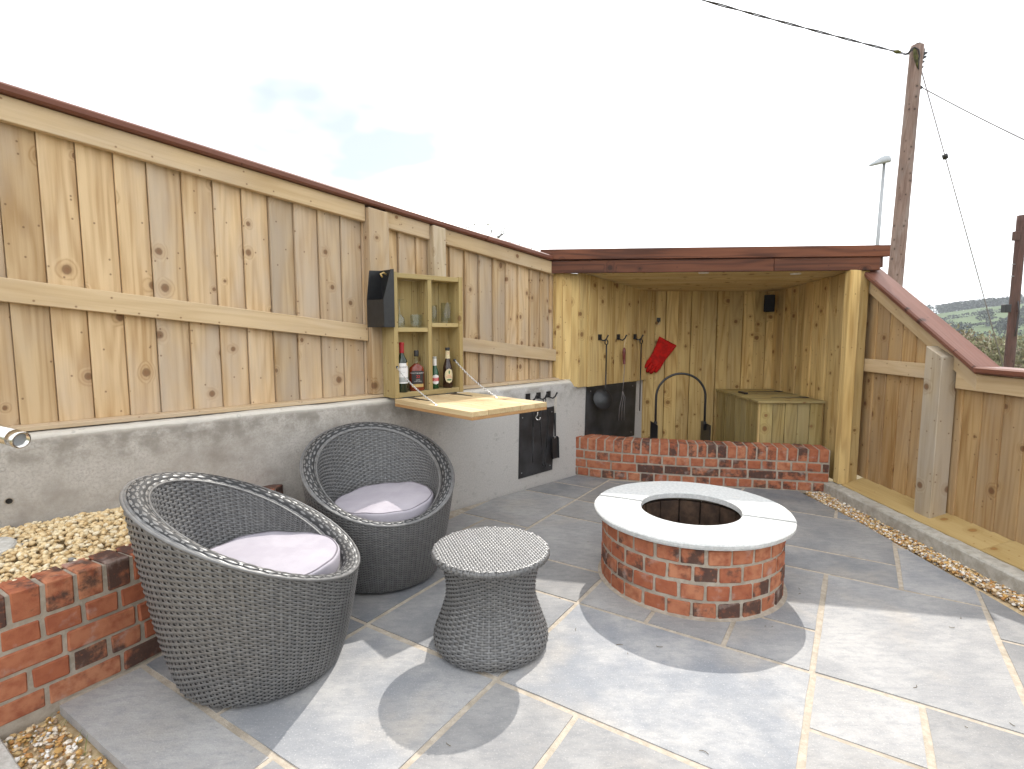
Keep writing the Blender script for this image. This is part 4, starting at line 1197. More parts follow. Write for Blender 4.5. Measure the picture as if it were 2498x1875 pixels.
def disc_weave(R_, n, amp):
    V, Fc = [], []; base = 0
    w = 2 * R_ / n
    for d in range(2):
        for i in range(n):
            c = -R_ + (i + .5) * w
            if abs(c) > R_ * .985: continue
            hl = math.sqrt(R_ * R_ - c * c); m = max(4, int(2 * hl / w * 3))
            xs = np.linspace(-hl, hl, m)
            wv = amp * np.cos(PI * ((xs + R_) / w - .5) + PI * i + PI * d)
            for o, dz in ((-.46, -.0012), (0, .0004), (.46, -.0012)):
                cc = np.full(m, c + o * w)
                V.append(np.stack([xs, cc, wv + dz], 1) if d == 0 else np.stack([cc, xs, wv + dz], 1))
            ii = np.arange(m - 1)
            for k in range(2):
                a = base + k * m; b = a + m; q = np.stack([a + ii, a + ii + 1, b + ii + 1, b + ii], 1)
                Fc.append(q if d == 0 else q[:, ::-1])
            base += 3 * m
    me = bpy.data.meshes.new('woven_top'); me.from_pydata(np.concatenate(V).tolist(), [], np.concatenate(Fc).tolist())
    me.polygons.foreach_set('use_smooth', [True] * len(me.polygons)); return me
mesh_obj('woven_top', disc_weave(.238, 40, .0028), M['wicker'], Matrix.Translation(TC + Vector((0, 0, .4045))) @ Matrix.Rotation(math.radians(20), 4, 'Z'), tb)
mesh_obj('top_board', lathe_mesh([(0, .397), (.236, .397), (.236, .380), (0, .380)], 60, 'top_board'), M['wickerdark'], Matrix.Translation(TC), tb)
def lip_prof(th, t):
    a = -1.2 + t * 2.9
    return np.full_like(th, .228 + .0165 * math.cos(a)), np.full_like(th, .3905 + .0155 * math.sin(a))
mesh_obj('woven_lip', weave_mesh(lip_prof, list(np.linspace(0, 1, 5)), 110, .0018, 'woven_lip', 3, .0012), M['wicker'], Matrix.Translation(TC), tb)
for k in range(3):
    a = .4 + k * 2 * PI / 3
    mesh_obj('foot', foot_me, None, Matrix.Translation(TC + Vector((.19 * math.cos(a), .19 * math.sin(a), 0))), tb)
# ================================================================== BAR CABINET
cab = thing('bar_cabinet', 'open treated-timber wall bar cabinet with four compartments, fixed on the fence posts', 'cabinet', wp(-.87, .09, .866))
CU0, CU1, CV0, CV1, CZ0, CZ1 = -1.140, -.590, -.052, .092, .868, 1.662
ST = .030
def grooved(name, parent, mat, frame, b, axis_groove_face, n=6):
    """deck board, its grooved face across the width; b as in box, long axis z, width along y, thickness x, grooves on the x0 (-1) or x1 (+1) face"""
    x0, x1, y0, y1, z0, z1 = b; prof = []
    w = (y1 - y0); dep = .004
    s = axis_groove_face; xf = x1 if s > 0 else x0; xb = x0 if s > 0 else x1
    prof.append((xb, y0)); prof.append((xb, y1))
    ys = np.linspace(y1, y0, n * 4 + 2)
    for i, yy in enumerate(ys):
        ph = (i - 1) % 4
        d = dep if (0 < i < len(ys) - 1 and ph in (1, 2)) else 0
        prof.append((xf - s * d, yy))
    c = Vector(((x0 + x1) / 2, (y0 + y1) / 2, (z0 + z1) / 2))
    m = len(prof); vs = [(x - c.x, y - c.y, z0 - c.z) for x, y in prof] + [(x - c.x, y - c.y, z1 - c.z) for x, y in prof]
    fs = [tuple(range(m)), tuple(range(2 * m - 1, m - 1, -1))] + [(i, (i + 1) % m, m + (i + 1) % m, m + i) for i in range(m)]
    bm = bmesh.new(); bm.from_mesh(mk('g', vs, fs))
    return mesh_obj(name, bm_mesh(bm, name), mat, frame @ Matrix.Translation(c), parent)
grooved('side_panel', cab, M['green'], FW, (CU0, CU0 + ST, -CV1 + .001, -CV0, CZ0, CZ1), -1, 6)
grooved('side_panel', cab, M['green'], FW, (CU1 - ST, CU1, -CV1 + .001, -CV0, CZ0, CZ1), 1, 6)
box('top_board', cab, M['green'], (CU0 + ST + .001, CU1 - ST - .001, -CV1 + .003, -CV0, CZ1 - .034, CZ1 - .004), FW)
box('bottom_board', cab, M['green'], (CU0 + ST + .001, CU1 - ST - .001, -CV1 + .003, -CV0, CZ0 + .002, CZ0 + .034), FW)
UD = -.862
grooved('divider', cab, M['green'], FW, (UD - .015, UD + .015, -CV1 + .006, -CV0, CZ0 + .035, CZ1 - .035), -1, 6)
box('shelf', cab, M['green'], (CU0 + ST + .001, UD - .016, -CV1 + .008, -CV0, 1.289, 1.317), FW)
box('shelf', cab, M['green'], (UD + .016, CU1 - ST - .001, -CV1 + .008, -CV0, 1.320, 1.348), FW)
nb = 5
for i in range(nb):
    a_, b_ = CU0 + (CU1 - CU0) * i / nb, CU0 + (CU1 - CU0) * (i + 1) / nb
    box('back_board', cab, M['green'], (a_ + .001, b_ - .001, -CV0 - .014, -CV0 - .001, CZ0 + .036, CZ1 - .036), FW, .0015)
# fold-down flap on hinges, held level by two chains
FZ = .866; FV0, FV1 = .098, .860; FU0, FU1 = -1.150, -.560
wds = [.068, .130, .130, .130, .128]
flap_M = FW
flap = box('flap', cab, M['deckedge'], (FU0, FU1, -FV1, -FV0, FZ - .046, FZ - .029), FW, .002, axis=1)
u = FU0
for i, w in enumerate([.118, .124, .122, .122, .104]):
    a_, b_ = u + .0010, u + w - .0022
    # profile with three-cornered grooves on the under side
    ng = max(3, int(w / .018)); prof = [(a_, FZ), (b_, FZ), (b_, FZ - .028)]
    for g in range(ng):
        c = b_ - (g + .8) * (w - .006) / (ng + .6)
        prof += [(c + .0035, FZ - .028), (c, FZ - .0225), (c - .0035, FZ - .028)]
    prof.append((a_, FZ - .028))
    cc = Vector(((a_ + b_) / 2, -(FV0 + FV1) / 2, FZ - .014))
    R = Matrix(((1, 0, 0, 0), (0, 0, 1, 0), (0, 1, 0, 0), (0, 0, 0, 1)))      # local x=u, y=z, z=y(depth)
    m = len(prof); hl = (FV1 - FV0) / 2
    vs = [(x - cc.x, z - cc.z, -hl) for x, z in prof] + [(x - cc.x, z - cc.z, hl) for x, z in prof]
    fs = [tuple(range(m)), tuple(range(2 * m - 1, m - 1, -1))] + [(k, (k + 1) % m, m + (k + 1) % m, m + k) for k in range(m)]
    bm = bmesh.new(); bm.from_mesh(mk('g', vs, fs))
    mesh_obj('plank', bm_mesh(bm, 'plank'), M['pale'] if True else None, FW @ Matrix.Translation(cc) @ R, flap)
    u += w
for uu in (-1.045, -.700):                                  # strap hinges
    me = mk('hinge', [(-.016, 0, 0), (.016, 0, 0), (.004, .22, 0), (-.004, .22, 0), (-.016, 0, .003), (.016, 0, .003), (.004, .22, .003), (-.004, .22, .003)], HEX)
    mesh_obj('strap_hinge', me, M['black'], FW @ Matrix.Translation((uu, -FV0 - .002, FZ + .0008)) @ Matrix.Rotation(PI, 4, 'Z'), flap)
    tube('hinge_pin', flap, M['black'], [wp(uu - .045, FV0 - .001, FZ + .002), wp(uu + .045, FV0 - .001, FZ + .002)], .005, 8)
def chain(parent, a, b, pitch=.0125, r=.0016, sag=.02):
    a, b = Vector(a), Vector(b); L = (b - a).length; n = int(L / pitch); vs, fs = [], []
    base = []
    for k in range(12):
        t = 2 * PI * k / 12; base.append(Vector((.0052 * math.cos(t), .0092 * math.sin(t), 0)))
    prev = None
    for i in range(n):
        t = (i + .5) / n; p = a.lerp(b, t) - Vector((0, 0, sag * 4 * t * (1 - t)))
        p2 = a.lerp(b, t + .01) - Vector((0, 0, sag * 4 * (t + .01) * (1 - t - .01)))
        d = (p2 - p).normalized(); s = d.cross(Vector((0, 0, 1))).normalized(); u_ = s.cross(d)
        X = s if i % 2 else u_; Zz = X.cross(d)
        o = len(vs)
        for k in range(12):
            q = p + X * base[k].x + d * base[k].y; rad = (X * math.cos(2 * PI * k / 12) + d * math.sin(2 * PI * k / 12))
            for w_ in range(4):
                ang = 2 * PI * w_ / 4; vs.append(q + rad * (r * math.cos(ang)) + Zz * (r * math.sin(ang)))
        for k in range(12):
            for w_ in range(4): fs.append((o + k * 4 + w_, o + ((k + 1) % 12) * 4 + w_, o + ((k + 1) % 12) * 4 + (w_ + 1) % 4, o + k * 4 + (w_ + 1) % 4))
    return mesh_obj('chain', mk('chain', [v - a for v in vs], fs, True), M['chrome'], Matrix.Translation(a), parent)
def plane_v(px, py, v):
    d = ray(px, py); return CAM + d * ((P0 + NW * v - CAM).dot(NW) / d.dot(NW))
def z4(x, y): return 850 + x / 3.687, 800 + y / 3.687
for (top_px, bot_px) in ((z4(955, 288), z4(1330, 618)), (z4(432, 350), z4(785, 683))):
    p1 = plane_v(*top_px, .085); p2 = on_z(*bot_px, FZ + .006)
    chain(cab, p1, p2)
    sc_ = mesh_obj('screw_eye', lathe_mesh([(0, .004), (.008, .003), (.013, 0), (.013, -.002)], 16, 'screw_eye'), M['chrome'], Matrix.Translation(p2 - Vector((0, 0, .005))), flap, True)
    mesh_obj('chain_stud', lathe_mesh([(0, .010), (.006, .009), (.010, .004), (.011, 0)], 16, 'chain_stud'), M['black'], Matrix.Translation(p1) @ Matrix.Rotation(PI / 2, 4, 'X'), cab, True)
hk = wp(FU1 - .05, FV1 - .03, FZ - .046)
tube('hook', flap, M['chrome'], [hk + Vector(q) for q in [(0, 0, 0), (0, 0, -.03), (-.012, .006, -.045), (-.004, .012, -.062), (.012, .006, -.060), (.016, 0, -.046)]], .0035, 8)

# black catcher box hung on the cabinet side, with an opener above it
cb = thing('bottle_cap_catcher', 'black metal cap catcher with sloping open front hung on the bar cabinet side', 'catcher', wp(-1.16, .02, 1.35))
cu1, cu0 = CU0 - .001, CU0 - .108                           # inner/outer u of the catcher
zb, zt = 1.318, 1.676
def plate(name, pts, th_vec):
    pts = [Vector(p) for p in pts]; m = len(pts); th_vec = Vector(th_vec); c = pts[0].copy()
    vs = [p - c for p in pts] + [p + th_vec - c for p in pts]
    fs = [tuple(range(m)), tuple(range(2 * m - 1, m - 1, -1))] + [(k, (k + 1) % m, m + (k + 1) % m, m + k) for k in range(m)]
    bm = bmesh.new(); bm.from_mesh(mk('g', vs, fs))
    return mesh_obj(name, bm_mesh(bm, name), M['black'], Matrix.Translation(c), cb)
va, vb = -.045, .105                                          # depth of the catcher along v
plate('front_plate', [wp(cu1, vb, zb), wp(cu1, vb, zt), wp(cu1 - .022, vb, zt - .002), wp(cu0 + .03, vb, zb + .17), wp(cu0 + .03, vb, zb)], NW * -.003)
plate('back_plate', [wp(cu1, va, zb), wp(cu1, va, zt), wp(cu0 + .022, va, zt - .004), wp(cu0, va, zb + .17), wp(cu0, va, zb + .02)], NW * .003)
plate('outer_plate', [wp(cu0 + .03, vb, zb), wp(cu0 + .03, vb, zb + .17), wp(cu0, va, zb + .17), wp(cu0, va, zb)], DW * .003)
plate('inner_plate', [wp(cu1 - .003, va, zb), wp(cu1 - .003, vb, zb), wp(cu1 - .003, vb, zt), wp(cu1 - .003, va, zt)], DW * .003)
plate('bottom_plate', [wp(cu1, va, zb), wp(cu1, vb, zb), wp(cu0 + .03, vb, zb), wp(cu0, va, zb)], (0, 0, .003))
op = tube('opener', cb, M['gold'], [wp(cu1 - .006, .03, zt - .03), wp(cu1 - .03, .035, zt - .02), wp(cu1 - .055, .04, zt - .03), wp(cu1 - .045, .045, zt - .05)], .006, 8)

# ================================================================== BOTTLES AND GLASSES
def text_mesh(body, size, name, align='CENTER'):
    cu = bpy.data.curves.new(name, 'FONT'); cu.body = body; cu.size = size; cu.align_x = align; cu.align_y = 'CENTER'; cu.resolution_u = 2; cu.extrude = 0
    o = bpy.data.objects.new(name, cu); COL.objects.link(o)
    dg = bpy.context.evaluated_depsgraph_get()
    me = bpy.data.meshes.new_from_object(o.evaluated_get(dg))
    bpy.data.objects.remove(o); bpy.data.curves.remove(cu)
    return me
def wrap(me, R_, z0, arc=0.0):
    """bend a flat text mesh (x,y) round a cylinder of radius R_, reading from outside, centred on +X"""
    for v in me.vertices:
        x, y = v.co.x, v.co.y
        y += -arc * x * x
        a = x / R_
        v.co = (R_ * math.cos(a), R_ * math.sin(a), z0 + y)
    return me
def band_mesh(R_, z0, z1, a0, a1, name, oval=False, n=24):
    vs, fs = [], []; m = 14 if oval else 1
    for j in range(m + 1):
        for i in range(n + 1):
            fx = -1 + 2 * i / n; fy = -1 + 2 * j / m
            if oval: fx *= math.sqrt(max(0, 1 - fy * fy))
            a = (a0 + a1) / 2 + (a1 - a0) / 2 * fx; z = (z0 + z1) / 2 + (z1 - z0) / 2 * fy
            vs.append((R_ * math.cos(a), R_ * math.sin(a), z))
    for j in range(m):
        for i in range(n):
            q = j * (n + 1) + i; fs.append((q, q + 1, q + n + 2, q + n + 1))
    return mk(name, vs, fs)
def bottle(label, prof, mat, u, v, z, group=None, turn=0.0):
    p = wp(u, v, z); d = Vector((-p.x, -p.y, 0)).normalized(); fac = NW * .5 + d * .5
    t = thing('bottle', label, 'bottle', p, group, math.atan2(fac.y, fac.x) + turn)
    mesh_obj('glass_body', lathe_mesh(prof, 28, 'glass_body'), mat, WM[t.name], t, True)
    return t
def lab(t, name, me, mat):
    return mesh_obj(name, me, mat, WM[t.name], t)
zf = CZ0 + .0345; vb_ = .045
# wine bottle
b = bottle('dark wine bottle with red foil and white TRIVENTO label in the bar cabinet', [(0, .0), (.034, 0), (.0375, .004), (.0375, .185), (.034, .205), (.020, .228), (.0142, .245), (.0142, .298), (0, .298)], M['bottlegreen'], -1.068, vb_ + .015, zf)
lab(b, 'foil', lathe_mesh([(.0152, .252), (.0152, .303), (.0165, .305), (.0165, .318), (.013, .320), (0, .320)], 24, 'foil'), M['foilred'])
l_ = lab(b, 'label', band_mesh(.0379, .058, .188, -1.5, 1.5, 'label'), M['paperwhite'])
mesh_obj('lettering', wrap(text_mesh('TRIVENTO', .0155, 't'), .0383, .162), M['inkblack'], WM[b.name], l_)
mesh_obj('lettering', wrap(text_mesh('MALBEC', .006, 't'), .0383, .130), M['inkgrey'], WM[b.name], l_)
mesh_obj('label_picture', band_mesh(.0382, .066, .098, -1.2, 1.2, 'label_picture'), M['inkgrey'], WM[b.name], l_)
mesh_obj('medal', band_mesh(.0383, .168, .196, .55, 1.25, 'medal', True), M['gold'], WM[b.name], l_)
# whisky
def flask_mesh(prof, n=28, flat=.62):
    me = lathe_mesh(prof, n, 'glass_body')
    for v in me.vertices:
        r = math.hypot(v.co.x, v.co.y)
        k = max(0.0, min(1.0, (r - .018) / .02)); v.co.x *= (1 - k * (1 - flat))
    return me
p = wp(-.955, vb_ + .012, zf); d = Vector((-p.x, -p.y, 0)).normalized(); fac = NW * .5 + d * .5
b = thing('bottle', 'flat-shouldered amber whisky bottle with black WHYTE & MACKAY label in the cabinet', 'bottle', p, None, math.atan2(fac.y, fac.x))
mesh_obj('glass_body', flask_mesh([(0, 0), (.046, 0), (.050, .005), (.050, .140), (.046, .155), (.025, .172), (.0165, .180), (0, .180)]), M['whisky'], WM[b.name], b, True)
mesh_obj('neck', lathe_mesh([(.0165, .178), (.0145, .19), (.0135, .225), (.014, .232)], 24, 'neck'), M['glass'], WM[b.name], b, True)
mesh_obj('stopper', lathe_mesh([(.015, .226), (.016, .232), (.016, .262), (.014, .266), (0, .266)], 24, 'stopper'), M['paperblack'], WM[b.name], b, True)
def flat_rect(name, x, y0, y1, z0, z1): return mk(name, [(x, y0, z0), (x, y1, z0), (x, y1, z1), (x, y0, z1)], [(0, 1, 2, 3)])
def curved(me, z0, dx=.0006, flat=.62, R_=.050):
    for v in me.vertices:
        y, z = v.co.x, v.co.y
        k = math.sqrt(max(R_ * R_ - y * y, 1e-6)); v.co = (k * flat + dx, y, z0 + z)
    return me
def flat_label(w, h, z0, name, dx):
    n = 10; vs = [( -w / 2 + w * i / n, s * h / 2, 0) for s in (-1, 1) for i in range(n + 1)]
    return curved(mk(name, vs, [(i, i + 1, n + 2 + i, n + 1 + i) for i in range(n)]), z0, dx)
l_ = lab(b, 'label', flat_label(.080, .085, .090, 'label', .0006), M['paperblack'])
mesh_obj('lettering', curved(text_mesh('WHYTE & MACKAY', .0105, 't'), .118, .0012), M['paperwhite'], WM[b.name], l_)
mesh_obj('lettering', curved(text_mesh('22', .026, 't'), .094, .0012), M['inkred'], WM[b.name], l_)
mesh_obj('lettering', curved(text_mesh('BLENDED', .0065, 't'), .073, .0012), M['paperwhite'], WM[b.name], l_)
mesh_obj('lettering', curved(text_mesh('SCOTCH WHISKY', .0065, 't'), .063, .0012), M['paperwhite'], WM[b.name], l_)
lab(b, 'lower_label', flat_label(.080, .020, .036, 'lower_label', .0006), M['gold'])
beer = [(0, 0), (.026, 0), (.0295, .004), (.0295, .115), (.027, .132), (.016, .165), (.0128, .185), (.0128, .228), (.0142, .230), (.0142, .236), (0, .236)]
# green lager
b = bottle('small green beer bottle with white foil neck and STELLA ARTOIS label in the cabinet', [(r * .92, z * .90) for r, z in beer], M['beergreen'], -.792, vb_ - .012, zf)
lab(b, 'foil', lathe_mesh([(.0135, .158), (.0130, .212), (.0135, .218), (0, .219)], 24, 'foil'), M['paperwhite'])
l_ = lab(b, 'label', band_mesh(.0275, .030, .098, -1.15, 1.15, 'label', True), M['paperwhite'])
mesh_obj('label_band', band_mesh(.0277, .052, .076, -1.1, 1.1, 'label_band'), M['inkred'], WM[b.name], l_)
mesh_obj('lettering', wrap(text_mesh('STELLA', .010, 't'), .0279, .0695), M['paperwhite'], WM[b.name], l_)
mesh_obj('lettering', wrap(text_mesh('ARTOIS', .010, 't'), .0279, .0585), M['paperwhite'], WM[b.name], l_)
# brown ale
b = bottle('tall brown beer bottle with oval cream BIRRA MAPELLI label in the cabinet', [(r * 1.12, z * 1.16) for r, z in beer], M['beerbrown'], -.690, vb_, zf)
lab(b, 'crown_cap', lathe_mesh([(.0168, .262), (.0172, .272), (.015, .278), (0, .279)], 20, 'crown_cap'), M['paperblack'])
nl = lab(b, 'neck_label', lathe_mesh([(.0172, .203), (.0150, .222), (.0147, .257)], 24, 'neck_label'), M['papercream'])
mesh_obj('lettering', wrap(text_mesh('BIRRA', .0065, 't'), .0152, .243), M['inkred'], WM[b.name], nl)
mesh_obj('lettering', wrap(text_mesh('MAPELLI', .0065, 't'), .0152, .234), M['inkred'], WM[b.name], nl)
l_ = lab(b, 'label', band_mesh(.0335, .034, .134, -.98, .98, 'label', True), M['papercream'])
mesh_obj('lettering', wrap(text_mesh('BIRRA', .0095, 't'), .0338, .088), M['inkred'], WM[b.name], l_)
mesh_obj('lettering', wrap(text_mesh('MAPELLI', .0128, 't'), .0338, .075), M['inkred'], WM[b.name], l_)
mesh_obj('label_scroll', band_mesh(.0337, .050, .063, -.55, .55, 'label_scroll', True), M['inkgreen'], WM[b.name], l_)
mesh_obj('label_crest', band_mesh(.0337, .096, .122, -.16, .16, 'label_crest', True), M['inkgreen'], WM[b.name], l_)
# glasses: clear vessels
def vessel(label, cat, prof, u, v, z, name, n=28):
    t = thing(name, label, cat, wp(u, v, z))
    mesh_obj('bowl', lathe_mesh(prof, n, 'bowl', close=True), M['glass'], WM[t.name], t, n > 20)
    return t
zl, zr = 1.3175, 1.3485
vessel('clear stemmed glass standing upside down on the left cabinet shelf', 'glass', [(.033, 0), (.035, .030), (.030, .062), (.014, .080), (.0055, .090), (.005, .165), (.012, .172), (.030, .175), (.030, .178), (.004, .178), (.003, .088), (.012, .076), (.0275, .060), (.0325, .030), (.031, .002)], -1.072, .050, zl, 'stemmed_glass')
vessel('short cut-glass tumbler on the left cabinet shelf', 'glass', [(0.001, 0), (.036, 0), (.040, .004), (.042, .085), (.040, .085), (.037, .020), (.001, .018)], -.945, .052, zl, 'tumbler', 18)
vessel('plain tall glass beside the divider on the right cabinet shelf', 'glass', [(.001, 0), (.027, 0), (.029, .004), (.030, .118), (.0285, .118), (.0272, .010), (.001, .009)], -.800, .030, zr, 'tall_glass')
vessel('wider tall glass on the right cabinet shelf next to the cabinet side', 'glass', [(.001, 0), (.032, 0), (.034, .005), (.035, .138), (.0332, .138), (.032, .014), (.001, .013)], -.695, .040, zr, 'tall_glass')

# ================================================================== WALL PANELS, HOOKS AND FIRE TOOLS
def wall_panel(label, q, th=.004):
    c = wp(q[0][0], q[0][1], q[0][2])
    t = thing('steel_sheet', label, 'steel sheet', c, 'black steel sheets on the concrete wall')
    pts = [wp(*p) for p in q]
    hexa('sheet', t, M['panel'], [pts[0], pts[1], pts[1] + NW * th, pts[0] + NW * th, pts[3], pts[2], pts[2] + NW * th, pts[3] + NW * th], .001)
    cs = [pts[0].lerp(pts[2], f) for f in (.08, .92)] + [pts[1].lerp(pts[3], f) for f in (.08, .92)]
    for p in cs:
        mesh_obj('screw', lathe_mesh([(0, .0025), (.004, .002), (.0055, 0)], 12, 'screw'), M['galv'], Matrix.Translation(p + NW * (th + .0002)) @ Rv, t)
    return t
wall_panel('tall black steel sheet screwed to the concrete wall behind three fire tools', [(.040, .003, .100), (.448, .003, .106), (.470, .003, .655), (.052, .003, .640)])
wall_panel('wide black steel sheet on the shelter side wall behind the hanging pan', [(.885, .003, .245), (1.690, .003, .235), (1.706, .003, .790), (.900, .003, .790)])
def coat_hook(parent, u, v, z):
    f = FW @ Matrix.Translation((u, -v, z))
    h_ = box('hook_plate', parent, M['black'], (-.026, .026, -.004, 0, -.026, .026), f, .001, axis=2)
    pts = [(0, -.004, -.010), (.006, -.020, -.026), (.012, -.042, -.030), (.020, -.060, -.014), (.026, -.068, .008), (.030, -.074, .020)]
    tube('hook_arm', h_, M['black'], [f @ Vector(p) for p in pts], [.006, .0065, .0065, .0065, .007, .0085], 8)
    return h_
hooks_a = thing('hook_row', 'row of three black iron hooks on the concrete wall below the bar flap', 'hooks', wp(.27, 0, .76))
for u_ in (.149, .274, .396): coat_hook(hooks_a, u_, .001, .762)
hooks_b = thing('hook_row', 'row of three black iron hooks on the shelter side boards', 'hooks', wp(1.33, .03, 1.236))
for u_ in (1.047, 1.336, 1.616): coat_hook(hooks_b, u_, .037, 1.236)
def ring_pts(c, r, n=14, ax=(DW, Vector((0, 0, 1)))):
    return [c + ax[0] * (r * math.cos(2 * PI * k / n)) + ax[1] * (r * math.sin(2 * PI * k / n)) for k in range(n + 1)]
vt = .048
def twisted(parent, a, b, r=.0058, turns=260):
    a, b = Vector(a), Vector(b)
    return tube('twisted_shaft', parent, M['black'], [a.lerp(b, k / 40) for k in range(41)], r, 4, turns, False)
tl = thing('poker', 'black twisted iron poker hanging on the first hook beside the bar flap', 'poker', wp(.160, vt, .74))
tube('loop', tl, M['black'], ring_pts(wp(.163, vt, .722), .017), .004, 6)
tube('shaft', tl, M['black'], [wp(.163, vt, .706), wp(.163, vt, .52)], .0058, 8)
twisted(tl, wp(.163, vt, .52), wp(.163, vt, .40))
tube('shaft', tl, M['black'], [wp(.163, vt, .40), wp(.163, vt, .235), wp(.163, vt, .215)], [.0058, .0062, .003], 8)
tl = thing('fire_tongs', 'black iron fire tongs hanging on the middle hook under the bar flap', 'tongs', wp(.298, vt, .74))
tube('pivot_loop', tl, M['black'], ring_pts(wp(.298, vt, .725), .016), .0045, 6)
for s_ in (-1, 1):
    k0 = wp(.298 + s_ * .010, vt, .710); k1 = wp(.298 + s_ * .050, vt, .575); k2 = wp(.298 + s_ * .026, vt, .315); k3 = wp(.300 + s_ * .012, vt, .205)
    tube('arm', tl, M['black'], [k0, k0.lerp(k1, .6) + DW * (s_ * .008), k1, k1.lerp(k2, .5), k2], .0045, 8)
    twisted(tl, k2, k3, .005)
    tube('claw', tl, M['black'], [k3, wp(.302 + s_ * .020, vt, .185), wp(.302 + s_ * .012, vt, .163)], [.005, .007, .006], 8)
tl = thing('ash_shovel', 'black ash shovel hanging on a cord from the hook nearest the shelter', 'shovel', wp(.43, vt, .74))
tube('cord', tl, M['string'], [wp(.428, vt + .01, .745), wp(.420, vt, .66), wp(.424, vt, .600)], .0016, 6)
tube('cord', tl, M['string'], [wp(.432, vt + .01, .745), wp(.444, vt, .66), wp(.436, vt, .600)], .0016, 6)
tube('handle', tl, M['black'], [wp(.430, vt, .605), wp(.430, vt, .55), wp(.432, vt, .46), wp(.434, vt, .405)], [.008, .009, .0085, .008], 10)
def shovel_blade():
    # tray with raised sides
    prof = [(-.043, 0, .012), (-.040, 0, 0), (.040, 0, 0), (.043, 0, .012)]
    vs = []; rows_ = [(.40, .7, 0), (.385, 1.0, 0), (.30, 1.0, .004), (.212, .93, .010)]
    for z, k, o in rows_:
        for (a_, _, dv) in prof: vs.append(wp(.440 + a_ * k, vt - .012 + o + dv, z))
    for z, k, o in rows_:
        for (a_, _, dv) in prof: vs.append(wp(.440 + a_ * k, vt - .015 + o + dv, z))
    fs = []
    for r_ in range(3):
        for c in range(3):
            q = r_ * 4 + c; fs.append((q, q + 1, q + 5, q + 4)); fs.append((16 + q + 4, 16 + q + 5, 16 + q + 1, 16 + q))
    ring = [0, 1, 2, 3, 7, 11, 15, 14, 13, 12, 8, 4]
    for i in range(12):
        a_, b_ = ring[i], ring[(i + 1) % 12]; fs.append((a_, 16 + a_, 16 + b_, b_))
    c = Vector(vs[0]); bm = bmesh.new(); bm.from_mesh(mk('s', [Vector(v) - c for v in vs], fs))
    return mesh_obj('blade', bm_mesh(bm, 'blade'), M['black'], Matrix.Translation(c), tl)
shovel_blade()
tube('ferrule', tl, M['chrome'], [wp(.434, vt - .002, .410), wp(.437, vt - .010, .375)], [.008, .004], 8)
# tools inside the shelter
vs_ = .085
tl = thing('long_handled_pan', 'black long-handled round pan hanging from the first hook in the shelter', 'pan', wp(1.085, vs_, 1.2))
tube('loop', tl, M['black'], ring_pts(wp(1.085, vs_, 1.190), .022), .0055, 6)
tube('shaft', tl, M['black'], [wp(1.085, vs_, 1.168), wp(1.085, vs_, 1.00)], .0065, 8)
twisted(tl, wp(1.085, vs_, 1.00), wp(1.085, vs_, .92), .0072)
tube('shaft', tl, M['black'], [wp(1.085, vs_, .92), wp(1.085, vs_, .785), wp(1.072, vs_ + .01, .745)], .0065, 8)
ax = (NW * .80 + DW * -.42 + Vector((0, 0, .30))).normalized()
pan = lathe_mesh([(0, -.016), (.072, -.014), (.092, .012), (.097, .014), (.094, .016), (.074, -.008), (0, -.010)], 30, 'pan_bowl')
mesh_obj('pan_bowl', pan, M['black'], Matrix.Translation(wp(1.040, vs_ + .012, .675)) @ (-ax).to_track_quat('Z', 'Y').to_matrix().to_4x4(), tl, True)
tl = thing('toasting_fork', 'toasting fork with dark red handle hanging from the middle shelter hook', 'fork', wp(1.36, vs_, 1.2))
tube('cord', tl, M['string'], [wp(1.364, vs_ + .015, 1.215), wp(1.366, vs_, 1.16), wp(1.366, vs_, 1.125)], .0018, 6)
tube('handle', tl, M['handlered'], [wp(1.366, vs_, 1.135), wp(1.366, vs_, 1.125), wp(1.366, vs_, 1.09), wp(1.368, vs_, 1.04), wp(1.372, vs_, .985), wp(1.372, vs_, .98)], [.006, .014, .017, .015, .013, .016], 12)
tube('shaft', tl, M['wiregrey'], [wp(1.372, vs_, .98), wp(1.374, vs_, .90), wp(1.366, vs_, .80), wp(1.356, vs_, .72)], .0032, 6)
for s_ in (-1, 0, 1):
    tube('prong', tl, M['wiregrey'], [wp(1.356, vs_, .72), wp(1.356 + s_ * .028, vs_ + .01, .66), wp(1.350 + s_ * .040, vs_, .56), wp(1.345 + s_ * .046, vs_, .44)], .0024, 6)
tl = thing('poker', 'black twisted poker hanging from the hook nearest the shelter back wall', 'poker', wp(1.66, vs_, 1.2))
tube('loop', tl, M['black'], ring_pts(wp(1.655, vs_, 1.190), .022), .0055, 6)
tube('shaft', tl, M['black'], [wp(1.655, vs_, 1.168), wp(1.655, vs_, 1.02)], .0065, 8)
twisted(tl, wp(1.655, vs_, 1.02), wp(1.655, vs_, .93), .0072)
tube('shaft', tl, M['black'], [wp(1.655, vs_, .93), wp(1.655, vs_, .50)], [.0065, .005], 8)

